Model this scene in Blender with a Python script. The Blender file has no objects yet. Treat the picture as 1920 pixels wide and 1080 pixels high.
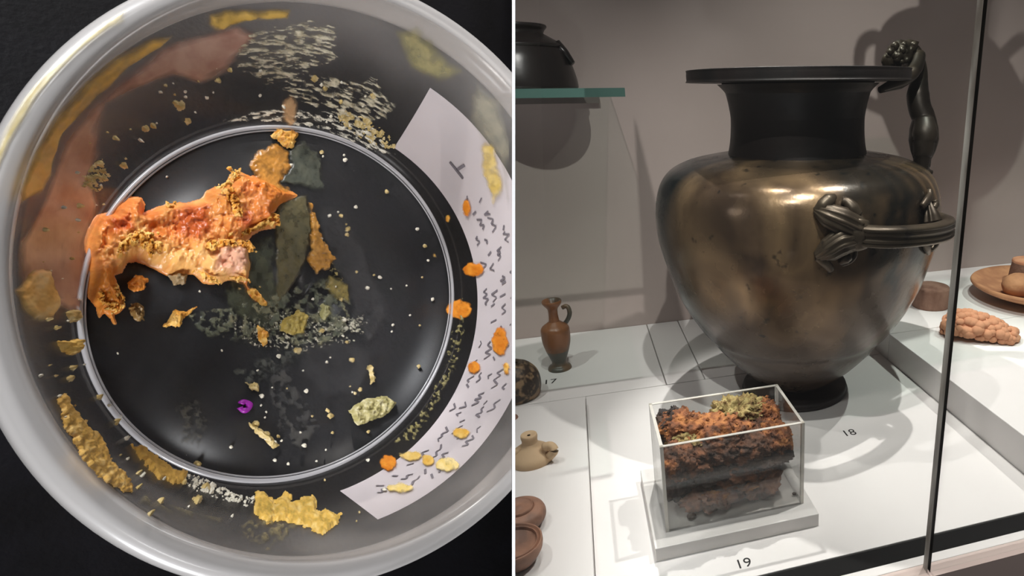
import bpy, bmesh, math, random
import numpy as np
from mathutils import Vector, Matrix, noise
from mathutils.bvhtree import BVHTree

SC = bpy.context.scene
COL = SC.collection
random.seed(7)

# ------------------------------------------------------------------ camera, world, lights, exposure
CAM_H = 0.42                       # camera height over the display deck, metres
F_PX, CX, CY = 1120.0, 1420.0, 540.0   # focal length and principal point (1920x1080)
CAM_R = np.array([[0.95814657, -0.28606339, -0.01108533],
                  [-0.10037195, -0.29941955, -0.94882738],
                  [0.26810561, 0.91022836, -0.31560055]])   # world -> camera (right, down, forward)
CAM_P = np.array([0.0, 0.0, CAM_H])
cam_d = bpy.data.cameras.new('camera')
cam = bpy.data.objects.new('camera', cam_d)
COL.objects.link(cam)
cam_d.sensor_fit = 'HORIZONTAL'
cam_d.sensor_width = 36.0
cam_d.lens = 36.0 * F_PX / 1920.0
cam_d.shift_x = (960.0 - CX) / 1920.0
cam_d.clip_start = 0.01
cam_d.clip_end = 50
mw = Matrix.Identity(4)
for i in range(3):
    mw[i][0], mw[i][1], mw[i][2], mw[i][3] = CAM_R[0][i], -CAM_R[1][i], -CAM_R[2][i], CAM_P[i]
cam.matrix_world = mw
SC.camera = cam

world = bpy.data.worlds.new('world')
SC.world = world
world.use_nodes = True
world.node_tree.nodes['Background'].inputs[0].default_value = (0.9, 0.88, 0.9, 1)
world.node_tree.nodes['Background'].inputs[1].default_value = 0.075

SC.view_settings.view_transform = 'Standard'
SC.view_settings.look = 'None'
SC.view_settings.gamma = 1.0
SC.view_settings.use_curve_mapping = False
SC.view_settings.exposure = 0.0
SC.cycles.use_denoising = True
SC.cycles.transparent_max_bounces = 48
SC.cycles.max_bounces = 10
SC.cycles.caustics_reflective = False
SC.cycles.caustics_refractive = False


def lamp(name, loc, target, watts, kind='SPOT', radius=0.012, cone=90, blend=0.4, color=(1, .96, .92), size=0.2):
    d = bpy.data.lights.new(name, kind)
    d.energy = watts
    d.color = color
    if kind == 'AREA':
        d.shape = 'DISK'
        d.size = size
    else:
        d.shadow_soft_size = radius
    if kind == 'SPOT':
        d.spot_size = math.radians(cone)
        d.spot_blend = blend
    o = bpy.data.objects.new(name, d)
    COL.objects.link(o)
    o.location = loc
    o.rotation_euler = (Vector(target) - Vector(loc)).to_track_quat('-Z', 'Y').to_euler()
    return o


# spotlights above the frame: two in front of the case, the rest over it
lamp('front_spot', (0.14, 0.20, 1.13), (0.60, 0.88, 0.0), 29, cone=68, blend=.7, radius=.006)
lamp('front_spot', (-0.30, -0.55, 1.85), (0.02, 1.04, 0.02), 76, cone=26, blend=.85, radius=.010)  # unseen spot added to brighten the lower left back wall
lamp('case_spot', (0.06, 0.58, 1.15), (0.06, 0.53, 0.0), 9, cone=62, blend=.35, radius=.006)
lamp('case_spot', (0.52, 0.56, 1.15), (0.48, 0.50, 0.0), 29, cone=62, blend=.35, radius=.006)
lamp('case_spot', (0.16, 0.98, 1.10), (0.36, 0.52, 0.0), 38, cone=44, blend=.45, radius=.006)
lamp('case_spot', (0.98, 0.60, 1.15), (0.88, 0.56, 0.0), 27, cone=62, blend=.35, radius=.006)
lamp('case_spot', (-0.42, 0.58, 1.15), (-0.34, 0.58, 0.0), 11, cone=64, blend=.35, radius=.006)
# soft fill lights added to brighten the pot and board at the left
_r, _u, _f = Vector(CAM_R[0]), Vector(-CAM_R[1]), Vector(CAM_R[2])
_pot = Vector(CAM_P) + _f * .25 - _r * .23
lamp('pot_fill', tuple(Vector(CAM_P) - _r * .72 + _u * .16 - _f * .05), tuple(_pot), 36, cone=28, blend=.6, radius=.11, color=(1, .95, .9))
lamp('pot_fill', tuple(Vector(CAM_P) - _r * .10 + _u * .75 - _f * .30), tuple(_pot), 50, cone=24, blend=.6, radius=.12, color=(.95, .97, 1))
lamp('pot_fill', tuple(Vector(CAM_P) - _r * .16 - _u * .55 - _f * .20), tuple(_pot - _u * .05 + _r * .03), 30, cone=28, blend=.6, radius=.12, color=(.95, .97, 1))


def s2l(c):
    return tuple(((x / 255.0) / 12.92 if x / 255.0 <= .04045 else ((x / 255.0 + .055) / 1.055) ** 2.4) for x in c[:3])


# ------------------------------------------------------------------ camera-ray helpers (where a sight line meets a surface)
def ray(u, v):
    return CAM_R.T @ np.array([(u - CX) / F_PX, (v - CY) / F_PX, 1.0])


def on(u, v, z=0.0):
    d = ray(u, v)
    return CAM_P + d * ((z - CAM_H) / d[2])


def at_depth(u, v, q):
    return CAM_P + ray(u, v) * q


def proj(p):
    q = CAM_R @ (np.asarray(p, float) - CAM_P)
    return CX + F_PX * q[0] / q[2], CY + F_PX * q[1] / q[2], q[2]


def z_for_row(x, y, v):
    lo, hi = -0.2, 1.0
    for _ in range(50):
        m = (lo + hi) / 2
        if proj((x, y, m))[1] > v:
            lo = m
        else:
            hi = m
    return (lo + hi) / 2


# ------------------------------------------------------------------ object helpers
def tag(o, label=None, cat=None, group=None, kind=None):
    if label: o['label'] = label
    if cat: o['category'] = cat
    if group: o['group'] = group
    if kind: o['kind'] = kind
    return o


def empty(name, loc, label, cat, group=None):
    o = bpy.data.objects.new(name, None)
    o.empty_display_size = .02
    COL.objects.link(o)
    o.location = [float(a) for a in loc]
    return tag(o, label, cat, group)


def link(name, me, mat=None, parent=None, smooth=True):
    o = bpy.data.objects.new(name, me)
    COL.objects.link(o)
    if mat is not None and not me.materials:
        me.materials.append(mat)
    if smooth:
        me.polygons.foreach_set('use_smooth', [True] * len(me.polygons))
    if parent is not None:
        o.parent = parent
        o.matrix_parent_inverse = Matrix.Translation(-Vector(parent.location)) if parent.type == 'EMPTY' else parent_inv(parent)
    return o


def parent_inv(p):
    m = Matrix.Identity(4)
    q = p
    while q is not None:
        if q.type == 'EMPTY':
            m = Matrix.Translation(-Vector(q.location))
        q = q.parent
    return Matrix.Identity(4)      # meshes carry world coordinates and sit at the origin of their thing


def mesh(verts, faces, name='m'):
    me = bpy.data.meshes.new(name)
    me.from_pydata([tuple(float(c) for c in v) for v in verts], [], faces)
    me.update()
    return me


def add(name, verts, faces, mat, parent=None, smooth=True):
    return link(name, mesh(verts, faces, name), mat, parent, smooth)


def bm_mesh(bm, name='m'):
    me = bpy.data.meshes.new(name)
    bm.to_mesh(me)
    bm.free()
    return me


def box_mesh(x0, x1, y0, y1, z0, z1, bevel=0.0, seg=2):
    bm = bmesh.new()
    bmesh.ops.create_cube(bm, size=1.0)
    for v in bm.verts:
        v.co = Vector(((x0 + x1) / 2 + v.co.x * (x1 - x0), (y0 + y1) / 2 + v.co.y * (y1 - y0), (z0 + z1) / 2 + v.co.z * (z1 - z0)))
    if bevel:
        bmesh.ops.bevel(bm, geom=list(bm.edges), offset=bevel, segments=seg, affect='EDGES', profile=.5)
    return bm_mesh(bm)


def box(name, x0, x1, y0, y1, z0, z1, mat, parent=None, bevel=0.0):
    return link(name, box_mesh(x0, x1, y0, y1, z0, z1, bevel), mat, parent, smooth=False)


def lathe_vf(profile, n=72, cx=0, cy=0, wob=0.0, seed=0, closed=False):
    verts, faces = [], []
    for j, (r, z) in enumerate(profile):
        for i in range(n):
            a = 2 * math.pi * i / n
            rr = r
            if wob:
                rr *= 1 + wob * noise.noise(Vector((math.cos(a) * 1.3 + seed, math.sin(a) * 1.3, z * 25)))
            verts.append((cx + rr * math.cos(a), cy + rr * math.sin(a), z))
    m = len(profile)
    for j in range(m if closed else m - 1):
        k = (j + 1) % m
        for i in range(n):
            i2 = (i + 1) % n
            faces.append((j * n + i, j * n + i2, k * n + i2, k * n + i))
    return verts, faces


def lathe(name, profile, mat, parent, cx, cy, n=72, wob=0.0, seed=0, closed=False):
    v, f = lathe_vf(profile, n, cx, cy, wob, seed, closed)
    return add(name, v, f, mat, parent)


def dense(profile, k=8):
    """Catmull-Rom through a (r, z) profile."""
    p = np.array(profile, float)
    p = np.vstack([2 * p[0] - p[1], p, 2 * p[-1] - p[-2]])
    out = []
    for i in range(1, len(p) - 2):
        for t in np.linspace(0, 1, k, endpoint=False):
            a, b, c, d = p[i - 1], p[i], p[i + 1], p[i + 2]
            out.append(.5 * ((2 * b) + (c - a) * t + (2 * a - 5 * b + 4 * c - d) * t * t + (3 * b - a - 3 * c + d) * t ** 3))
    out.append(p[-2])
    return [(max(float(r), 1e-5), float(z)) for r, z in out]


def tube_vf(path, radii, n=14, flat=1.0, up=None):
    """Tapered tube along a path; radii may be (a, b) pairs; closed ends."""
    P = [Vector([float(c) for c in p]) for p in path]
    verts, faces = [], []
    nrm = Vector(up) if up is not None else Vector((0.13, 0.21, 1))
    for i, p in enumerate(P):
        t = (P[min(i + 1, len(P) - 1)] - P[max(i - 1, 0)]).normalized()
        side = t.cross(nrm)
        if side.length < 1e-6: side = t.orthogonal()
        side.normalize()
        w = side.cross(t).normalized()
        r = radii[i]
        ra, rb = r if isinstance(r, tuple) else (r, r * flat)
        for k in range(n):
            a = 2 * math.pi * k / n
            verts.append(tuple(p + side * (ra * math.cos(a)) + w * (rb * math.sin(a))))
    for i in range(len(P) - 1):
        for k in range(n):
            k2 = (k + 1) % n
            faces.append((i * n + k, i * n + k2, (i + 1) * n + k2, (i + 1) * n + k))
    faces.append(tuple(range(n))[::-1])
    faces.append(tuple((len(P) - 1) * n + k for k in range(n)))
    return verts, faces


def smooth_path(pts, k=6):
    p = np.array([list(map(float, q)) for q in pts])
    p = np.vstack([2 * p[0] - p[1], p, 2 * p[-1] - p[-2]])
    out = []
    for i in range(1, len(p) - 2):
        for t in np.linspace(0, 1, k, endpoint=False):
            a, b, c, d = p[i - 1], p[i], p[i + 1], p[i + 2]
            out.append(.5 * ((2 * b) + (c - a) * t + (2 * a - 5 * b + 4 * c - d) * t * t + (3 * b - a - 3 * c + d) * t ** 3))
    out.append(p[-2])
    return out


def blob_mesh(center, rad, sub=4, amp=.25, freq=2.0, seed=0, axes=None, rough=.5, octs=4, fine=0.0):
    """Lumpy closed body: an ellipsoid pushed in and out by fractal noise."""
    bm = bmesh.new()
    bmesh.ops.create_icosphere(bm, subdivisions=sub, radius=1.0)
    A = axes or (Vector((1, 0, 0)), Vector((0, 1, 0)), Vector((0, 0, 1)))
    c = Vector([float(q) for q in center])
    for v in bm.verts:
        d = v.co.normalized()
        q = Vector((d.x * rad[0], d.y * rad[1], d.z * rad[2])) / max(rad)
        k = 1 + amp * noise.fractal(q * freq * 2 + Vector((seed * 3.1, seed * 1.7, 0)), 1.0 - rough * .5, 2.1, octs)
        if fine: k += fine * noise.fractal(q * freq * 9 + Vector((seed * 1.3, 0, seed * 2.2)), .8, 2.2, 4)
        v.co = c + A[0] * (d.x * rad[0] * k) + A[1] * (d.y * rad[1] * k) + A[2] * (d.z * rad[2] * k)
    return bm_mesh(bm)


# ------------------------------------------------------------------ materials
def new_mat(name):
    m = bpy.data.materials.new(name)
    m.use_nodes = True
    nt = m.node_tree
    nt.nodes.clear()
    out = nt.nodes.new('ShaderNodeOutputMaterial')
    return m, nt, out


def plain(name, rgb, rough=.5, metal=0.0, rgb2=None, scale=20, bump=0.0, bscale=200, detail=4, lo=.4, hi=.6, stretch=(1, 1, 1), spec=.5, sss=0.0, rgb3=None):
    m, nt, out = new_mat(name)
    b = nt.nodes.new('ShaderNodeBsdfPrincipled')
    nt.links.new(b.outputs[0], out.inputs[0])
    b.inputs['Base Color'].default_value = (*s2l(rgb), 1)
    b.inputs['Roughness'].default_value = rough
    b.inputs['Metallic'].default_value = metal
    b.inputs['Specular IOR Level'].default_value = spec
    if sss:
        b.inputs['Subsurface Weight'].default_value = sss
        b.inputs['Subsurface Radius'].default_value = (.01, .005, .003)
        b.inputs['Subsurface Scale'].default_value = .5
    tc = nt.nodes.new('ShaderNodeTexCoord')
    mp = nt.nodes.new('ShaderNodeMapping')
    mp.inputs['Scale'].default_value = stretch
    nt.links.new(tc.outputs['Object'], mp.inputs[0])
    if rgb2:
        n = nt.nodes.new('ShaderNodeTexNoise')
        n.inputs['Scale'].default_value = scale
        n.inputs['Detail'].default_value = detail
        nt.links.new(mp.outputs[0], n.inputs['Vector'])
        r = nt.nodes.new('ShaderNodeValToRGB')
        r.color_ramp.elements[0].position = lo
        r.color_ramp.elements[0].color = (*s2l(rgb), 1)
        r.color_ramp.elements[1].position = hi
        r.color_ramp.elements[1].color = (*s2l(rgb2), 1)
        if rgb3:
            e = r.color_ramp.elements.new((lo + hi) / 2)
            e.color = (*s2l(rgb3), 1)
        nt.links.new(n.outputs[0], r.inputs[0])
        nt.links.new(r.outputs[0], b.inputs['Base Color'])
    if bump:
        n2 = nt.nodes.new('ShaderNodeTexNoise')
        n2.inputs['Scale'].default_value = bscale
        n2.inputs['Detail'].default_value = 5
        nt.links.new(tc.outputs['Object'], n2.inputs['Vector'])
        bp = nt.nodes.new('ShaderNodeBump')
        bp.inputs['Strength'].default_value = bump
        bp.inputs['Distance'].default_value = .002
        nt.links.new(n2.outputs[0], bp.inputs['Height'])
        nt.links.new(bp.outputs[0], b.inputs['Normal'])
    return m


def clear_mat(name, tint=(1, 1, 1), milk=(.6, .58, .55), milk_amt=.1, gloss_rough=.05, ior=1.45, gloss_gain=1.0, haze=0.0):
    """Clear sheet: see-through, a little milky, with Fresnel reflections."""
    m, nt, out = new_mat(name)
    tr = nt.nodes.new('ShaderNodeBsdfTransparent')
    tr.inputs[0].default_value = (*tint, 1)
    df = nt.nodes.new('ShaderNodeBsdfPrincipled')
    df.inputs['Base Color'].default_value = (*milk, 1)
    df.inputs['Roughness'].default_value = .4
    mx = nt.nodes.new('ShaderNodeMixShader')
    mx.inputs[0].default_value = milk_amt
    nt.links.new(tr.outputs[0], mx.inputs[1])
    nt.links.new(df.outputs[0], mx.inputs[2])
    if haze:                                        # painted reflection: milkiness that rises towards the mouth
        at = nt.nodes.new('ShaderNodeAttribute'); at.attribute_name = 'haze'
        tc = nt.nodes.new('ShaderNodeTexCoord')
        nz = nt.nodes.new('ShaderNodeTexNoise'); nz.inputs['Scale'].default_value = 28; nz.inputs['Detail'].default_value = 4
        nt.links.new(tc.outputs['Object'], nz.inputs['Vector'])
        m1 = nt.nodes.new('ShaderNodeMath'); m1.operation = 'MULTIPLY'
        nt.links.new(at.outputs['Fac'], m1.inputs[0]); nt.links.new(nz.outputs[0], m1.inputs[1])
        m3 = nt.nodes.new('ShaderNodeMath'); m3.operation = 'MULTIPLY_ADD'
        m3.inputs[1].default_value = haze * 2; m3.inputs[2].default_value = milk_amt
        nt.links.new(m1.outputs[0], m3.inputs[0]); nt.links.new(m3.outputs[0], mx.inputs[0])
    gl = nt.nodes.new('ShaderNodeBsdfGlossy')
    gl.inputs['Roughness'].default_value = gloss_rough
    lw = nt.nodes.new('ShaderNodeLayerWeight')      # Schlick reflectance, the same from both sides of the sheet
    pw = nt.nodes.new('ShaderNodeMath')
    pw.operation = 'POWER'
    pw.inputs[1].default_value = 5.0
    nt.links.new(lw.outputs['Facing'], pw.inputs[0])
    mu = nt.nodes.new('ShaderNodeMath')
    mu.operation = 'MULTIPLY_ADD'
    mu.use_clamp = True
    mu.inputs[1].default_value = .9 * gloss_gain
    mu.inputs[2].default_value = .035 * gloss_gain
    nt.links.new(pw.outputs[0], mu.inputs[0])
    m2 = nt.nodes.new('ShaderNodeMixShader')
    nt.links.new(mu.outputs[0], m2.inputs[0])
    nt.links.new(mx.outputs[0], m2.inputs[1])
    nt.links.new(gl.outputs[0], m2.inputs[2])
    nt.links.new(m2.outputs[0], out.inputs[0])
    return m


def col_mat(name, rough=.35, sss=.0, bump=.3, bscale=500, spec=.5, film=False):
    """Residue: own colour per spot of matter (attribute Col), thin films let the ground show through (its alpha)."""
    m, nt, out = new_mat(name)
    at = nt.nodes.new('ShaderNodeAttribute')
    at.attribute_name = 'Col'
    b = nt.nodes.new('ShaderNodeBsdfPrincipled')
    b.inputs['Roughness'].default_value = rough
    b.inputs['Specular IOR Level'].default_value = spec
    nt.links.new(at.outputs['Color'], b.inputs['Base Color'])
    if sss:
        b.inputs['Subsurface Weight'].default_value = sss
        b.inputs['Subsurface Radius'].default_value = (.004, .002, .001)
        b.inputs['Subsurface Scale'].default_value = .6
    if bump:
        tc = nt.nodes.new('ShaderNodeTexCoord')
        n2 = nt.nodes.new('ShaderNodeTexNoise')
        n2.inputs['Scale'].default_value = bscale
        n2.inputs['Detail'].default_value = 4
        nt.links.new(tc.outputs['Object'], n2.inputs['Vector'])
        bp = nt.nodes.new('ShaderNodeBump')
        bp.inputs['Strength'].default_value = bump
        bp.inputs['Distance'].default_value = .001
        nt.links.new(n2.outputs[0], bp.inputs['Height'])
        nt.links.new(bp.outputs[0], b.inputs['Normal'])
    if film:
        tr = nt.nodes.new('ShaderNodeBsdfTransparent')
        mx = nt.nodes.new('ShaderNodeMixShader')
        nt.links.new(at.outputs['Alpha'], mx.inputs[0])
        nt.links.new(tr.outputs[0], mx.inputs[1])
        nt.links.new(b.outputs[0], mx.inputs[2])
        nt.links.new(mx.outputs[0], out.inputs[0])
    else:
        nt.links.new(b.outputs[0], out.inputs[0])
    return m


def bronze_mat(name, gold, brown, dark, metal=.75, rough=.36, wash=1.0, patina=False):
    m, nt, out = new_mat(name)
    b = nt.nodes.new('ShaderNodeBsdfPrincipled')
    nt.links.new(b.outputs[0], out.inputs[0])
    b.inputs['Metallic'].default_value = metal
    tc = nt.nodes.new('ShaderNodeTexCoord')

    def nz(scale, stretch, detail=3, dist=0.0):
        mp = nt.nodes.new('ShaderNodeMapping')
        mp.inputs['Scale'].default_value = stretch
        nt.links.new(tc.outputs['Object'], mp.inputs[0])
        n = nt.nodes.new('ShaderNodeTexNoise')
        n.inputs['Scale'].default_value = scale
        n.inputs['Detail'].default_value = detail
        n.inputs['Distortion'].default_value = dist
        nt.links.new(mp.outputs[0], n.inputs['Vector'])
        return n.outputs[0]

    def ramp(src, stops):
        r = nt.nodes.new('ShaderNodeValToRGB')
        els = r.color_ramp.elements
        els[0].position, els[0].color = stops[0][0], (*stops[0][1], 1)
        els[1].position, els[1].color = stops[-1][0], (*stops[-1][1], 1)
        for p, c in stops[1:-1]:
            e = els.new(p); e.color = (*c, 1)
        nt.links.new(src, r.inputs[0])
        return r.outputs[0]

    def mix(fac, a, c):
        x = nt.nodes.new('ShaderNodeMix'); x.data_type = 'RGBA'
        nt.links.new(fac, x.inputs[0]); nt.links.new(a, x.inputs[6]); nt.links.new(c, x.inputs[7])
        return x.outputs[2]
    base = ramp(nz(9, (1, 1, .7), 4, .6), [(.32, s2l(brown)), (.55, s2l(gold)), (.75, s2l(brown))])
    dk = nt.nodes.new('ShaderNodeRGB'); dk.outputs[0].default_value = (*s2l(dark), 1)
    streak = ramp(nz(15, (1, 1, .12), 3, .3), [(.47, (0, 0, 0)), (.66, (wash,) * 3)])
    c1 = mix(streak, base, dk.outputs[0])
    if patina:                                      # the jar's own dark runs and browner foot, kept per spot of metal
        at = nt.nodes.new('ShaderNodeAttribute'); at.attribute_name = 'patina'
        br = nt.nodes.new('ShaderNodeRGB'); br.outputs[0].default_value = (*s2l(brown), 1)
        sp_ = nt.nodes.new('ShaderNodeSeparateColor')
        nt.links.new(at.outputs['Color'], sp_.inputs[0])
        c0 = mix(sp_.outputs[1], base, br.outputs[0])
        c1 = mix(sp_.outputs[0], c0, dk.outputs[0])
    spots = ramp(nz(70, (1, 1, 1), 2), [(.66, (0, 0, 0)), (.74, (.7, .7, .7))])
    c2 = mix(spots, c1, dk.outputs[0])
    nt.links.new(c2, b.inputs['Base Color'])
    rr = ramp(nz(30, (1, 1, 1), 4), [(.3, (rough - .05,) * 3), (.7, (rough + .1,) * 3)])
    nt.links.new(rr, b.inputs['Roughness'])
    bp = nt.nodes.new('ShaderNodeBump')
    bp.inputs['Strength'].default_value = .12
    bp.inputs['Distance'].default_value = .002
    nt.links.new(nz(120, (1, 1, 1), 5), bp.inputs['Height'])
    nt.links.new(bp.outputs[0], b.inputs['Normal'])
    return m


M_WALL = plain('wall_paint', (174, 159, 153), .85, rgb2=(180, 165, 159), scale=3, bump=.05, bscale=300)
M_DECK = plain('white_deck', (226, 222, 220), .55, rgb2=(231, 227, 225), scale=4)
M_PLINTH = plain('white_plinth', (216, 212, 208), .45, rgb2=(223, 219, 216), scale=8)
M_GAP = plain('seam_grey', (150, 145, 142), .9)
M_BLACK = plain('black_channel', (9, 8, 8), .7, spec=.15)
M_KERB = plain('beige_paint', (206, 186, 178), .6, rgb2=(212, 192, 184), scale=6)
M_BOARD = plain('black_board', (8, 7, 9), .6, rgb2=(13, 12, 16), scale=30, bump=.15, bscale=420, spec=.12)
M_DIV = plain('white_divider', (250, 250, 250), .6)
M_GLASS = clear_mat('clear_glass', (.97, .985, .98), milk_amt=.004, gloss_rough=.01)
M_GEDGE = plain('glass_edge', (232, 230, 222), .5, rgb2=(120, 112, 104), scale=26, stretch=(1, 1, .22), lo=.4, hi=.62)
M_GEDGE2 = plain('glass_edge_dark', (30, 29, 28), .4, rgb2=(70, 68, 64), scale=30, stretch=(1, 1, .2), lo=.5, hi=.75, spec=.2)
M_SHELF = clear_mat('shelf_glass', (.93, .98, .96), milk_amt=.02, gloss_rough=.02)
M_SHEDGE = plain('shelf_edge_green', (82, 116, 108), .3)
M_ACRYL = clear_mat('clear_acrylic', (.985, .985, .98), milk=(.75, .73, .7), milk_amt=.03, gloss_rough=.03)
M_AEDGE = clear_mat('acrylic_edge', (.95, .95, .93), milk=(.84, .80, .73), milk_amt=.62, gloss_rough=.1)
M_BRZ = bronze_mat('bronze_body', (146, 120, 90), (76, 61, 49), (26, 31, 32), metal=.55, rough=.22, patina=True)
M_BRZD = bronze_mat('bronze_neck', (36, 28, 26), (26, 21, 20), (18, 16, 16), metal=.35, rough=.48)
M_BRZH = bronze_mat('bronze_handle', (104, 92, 76), (72, 62, 52), (46, 42, 40), metal=.6, rough=.36, wash=.5)
M_BRZF = bronze_mat('bronze_figure', (70, 58, 46), (50, 42, 36), (30, 30, 28), metal=.55, rough=.38, wash=.6)
M_INK = plain('black_ink', (28, 26, 26), .8)
M_TERRA = plain('terracotta', (205, 150, 114), .85, rgb2=(180, 120, 88), scale=35, bump=.35, bscale=260)
M_TERRAP = plain('terracotta_plate', (190, 136, 96), .8, rgb2=(160, 108, 76), scale=25, bump=.25, bscale=220)
M_TERRAB = plain('terracotta_brown', (150, 116, 98), .85, rgb2=(120, 86, 70), scale=40, bump=.6, bscale=170, stretch=(1, 1, .4))
M_CREAM = plain('cream_clay', (212, 184, 148), .7, rgb2=(200, 170, 134), scale=20, bump=.15, bscale=200)
M_LEK = plain('lekythos_glaze', (146, 96, 62), .35, rgb2=(84, 70, 56), scale=22, lo=.48, hi=.62, stretch=(1, 1, .5), bump=.08)
M_LEKD = plain('lekythos_dark', (84, 82, 74), .35, rgb2=(120, 92, 66), scale=30, lo=.5, hi=.7)
M_PATJ = plain('patterned_jar', (150, 124, 94), .5, rgb2=(52, 40, 32), scale=75, lo=.44, hi=.56, detail=2, bump=.2)
M_BLKG = plain('black_glaze', (30, 27, 26), .3, rgb2=(40, 35, 33), scale=15, bump=.1, bscale=80)
M_LAMP = plain('brown_clay', (158, 116, 94), .6, rgb2=(112, 82, 68), scale=40, bump=.3, bscale=160)

# ------------------------------------------------------------------ the setting: display case on the right
WALL_Y = 1.07
RIDGE_X, RIDGE_Z = 0.453, 0.045
box('wall_back', -1.6, 2.6, WALL_Y, WALL_Y + .03, -.4, 1.6, M_WALL)['kind'] = 'structure'
deck = tag(box('floor', -1.6, 2.6, .4155, WALL_Y + .02, -.05, -.004, M_GAP), kind='structure')
SEAM = .8135
g = .0009


def panel(x0, x1, y0, y1, z=0.0):
    return box('deck_panel', x0 + g, x1 - g, y0 + g, y1 - g, -.006, z, M_DECK, deck, bevel=.0006)


panel(-1.5, .0955, SEAM, WALL_Y)
panel(.0955, .1545, SEAM, WALL_Y)
panel(.1545, RIDGE_X, SEAM, WALL_Y)
panel(-.0226, RIDGE_X, .4155, SEAM)
box('deck_panel', -1.5, -.0225, .4155, SEAM - .03, -.006, .012, M_DECK, deck, bevel=.0008)
box('deck_panel', -1.5, -.0225, SEAM - .03, SEAM - g, -.006, .0, M_DECK, deck)
ridge = tag(box('floor_platform', RIDGE_X, 2.5, .4155, .79, -.006, RIDGE_Z, M_DECK, None, bevel=.0008), kind='structure')
box('platform_panel', RIDGE_X, 2.5, .7915, WALL_Y, -.006, RIDGE_Z, M_DECK, ridge, bevel=.0008)
tag(box('trim_1', -1.6, 2.6, .394, .4155, -.05, -.0015, M_BLACK), kind='structure')
tag(box('trim_2', -1.6, 2.6, .384, .394, -.05, .0, M_DECK, bevel=.0006), kind='structure')
# bevelled beige kerb and the front face of the case base
tag(add('trim_3', [(-1.6, .384, -.0005), (2.6, .384, -.0005), (2.6, .371, -.003), (-1.6, .371, -.003), (-1.6, .371, -.6), (2.6, .371, -.6), (2.6, .384, -.6), (-1.6, .384, -.6)],
        [(0, 3, 2, 1), (3, 4, 5, 2), (4, 7, 6, 5), (0, 1, 6, 7), (0, 7, 4, 3), (1, 2, 5, 6)], M_KERB, smooth=False), kind='structure')

# ------------------------------------------------------------------ left: black board, white divider
POT_Q = 0.28                                   # depth of the pot's base along the lens axis
POT_D = 0.085                                  # pot depth
RB_, RO_, KX = .0835, .1195, .829              # floor and mouth radius; the pot is a little oval
cam_right, cam_up = CAM_R[0], -CAM_R[1]
BASE_C = at_depth(570.9, 551.3, POT_Q)
_d = CAM_P - BASE_C; _d /= np.linalg.norm(_d)
_e1 = cam_right - _d * (cam_right @ _d); _e1 /= np.linalg.norm(_e1)
EN = _d + _e1 * .3391 + np.cross(_d, _e1) * .2172   # pot axis, from floor to mouth
EN /= np.linalg.norm(EN)
EX = cam_right - EN * (cam_right @ EN); EX /= np.linalg.norm(EX)
EY = np.cross(EN, EX)
RW_ = RO_ * 538. / 585.
SL = (RW_ - RB_) / POT_D


def loc2w(a, b, h):
    return BASE_C + EX * (a * KX) + EY * b + EN * h


def w2loc(p):
    r = p - BASE_C
    return np.stack([(r @ EX) / KX, r @ EY, r @ EN], -1)


DIV_N = np.cross(ray(963, 0), ray(963, 1080)); DIV_N /= np.linalg.norm(DIV_N)   # divider plane normal
if DIV_N @ cam_right < 0: DIV_N = -DIV_N


# board: a rectangle in the base plane whose right edge runs along the divider
e_up = np.cross(EN, DIV_N); e_up /= np.linalg.norm(e_up)
if e_up @ cam_up < 0: e_up = -e_up
e_left = np.cross(EN, e_up)
if e_left @ cam_right > 0: e_left = -e_left
d963 = ray(963, 540)
P_edge = CAM_P + d963 * (((BASE_C - CAM_P) @ EN) / (d963 @ EN))
BOARD_T = 0.0012                               # pot floor stands this far over the board
corner = [P_edge - EN * BOARD_T - e_up * .34, P_edge - EN * BOARD_T + e_up * .34]
bv = []
for thick in (0, .018):
    for c_ in corner:
        bv.append(c_ - EN * thick)
        bv.append(c_ - EN * thick + e_left * .75)
tag(add('pot_board', bv, [(0, 2, 3, 1), (4, 5, 7, 6), (0, 1, 5, 4), (2, 6, 7, 3), (0, 4, 6, 2), (1, 3, 7, 5)], M_BOARD, smooth=False), kind='structure')  # black board under the pot, standing free
rim_q = min(proj(loc2w(RO_ * math.cos(a), RO_ * math.sin(a), POT_D))[2] for a in np.linspace(-1, 1, 40))
q0 = rim_q - .006
q1 = max(float(CAM_R[2] @ (c_ - CAM_P)) for c_ in corner) + .02
dv = []
w_f = 6.0 / F_PX * q0 * np.linalg.norm([1])   # thickness of the divider
wv = cam_right * w_f
for q in (q0, q1):
    for v_ in (-700, 1800):
        c_ = at_depth(960, v_, q0) if q == q0 else at_depth(960 + 3 * (1 - q0 / q1), v_, q)
        dv += [c_, c_ + wv]
tag(add('divider_fin', dv, [(0, 2, 3, 1), (4, 5, 7, 6), (0, 1, 5, 4), (2, 6, 7, 3), (0, 4, 6, 2), (1, 3, 7, 5)], M_DIV, smooth=False), kind='structure')  # thin white fin between the pot side and the case side


def cut(me, off=0.0):
    """Keep what stands left of the divider."""
    bm = bmesh.new(); bm.from_mesh(me)
    p = Vector(at_depth(960, 540, .3)) - Vector(DIV_N) * off
    bmesh.ops.bisect_plane(bm, geom=list(bm.verts) + list(bm.edges) + list(bm.faces), plane_co=p, plane_no=Vector(DIV_N), clear_outer=True)
    bm.to_mesh(me); bm.free()
    return me


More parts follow.
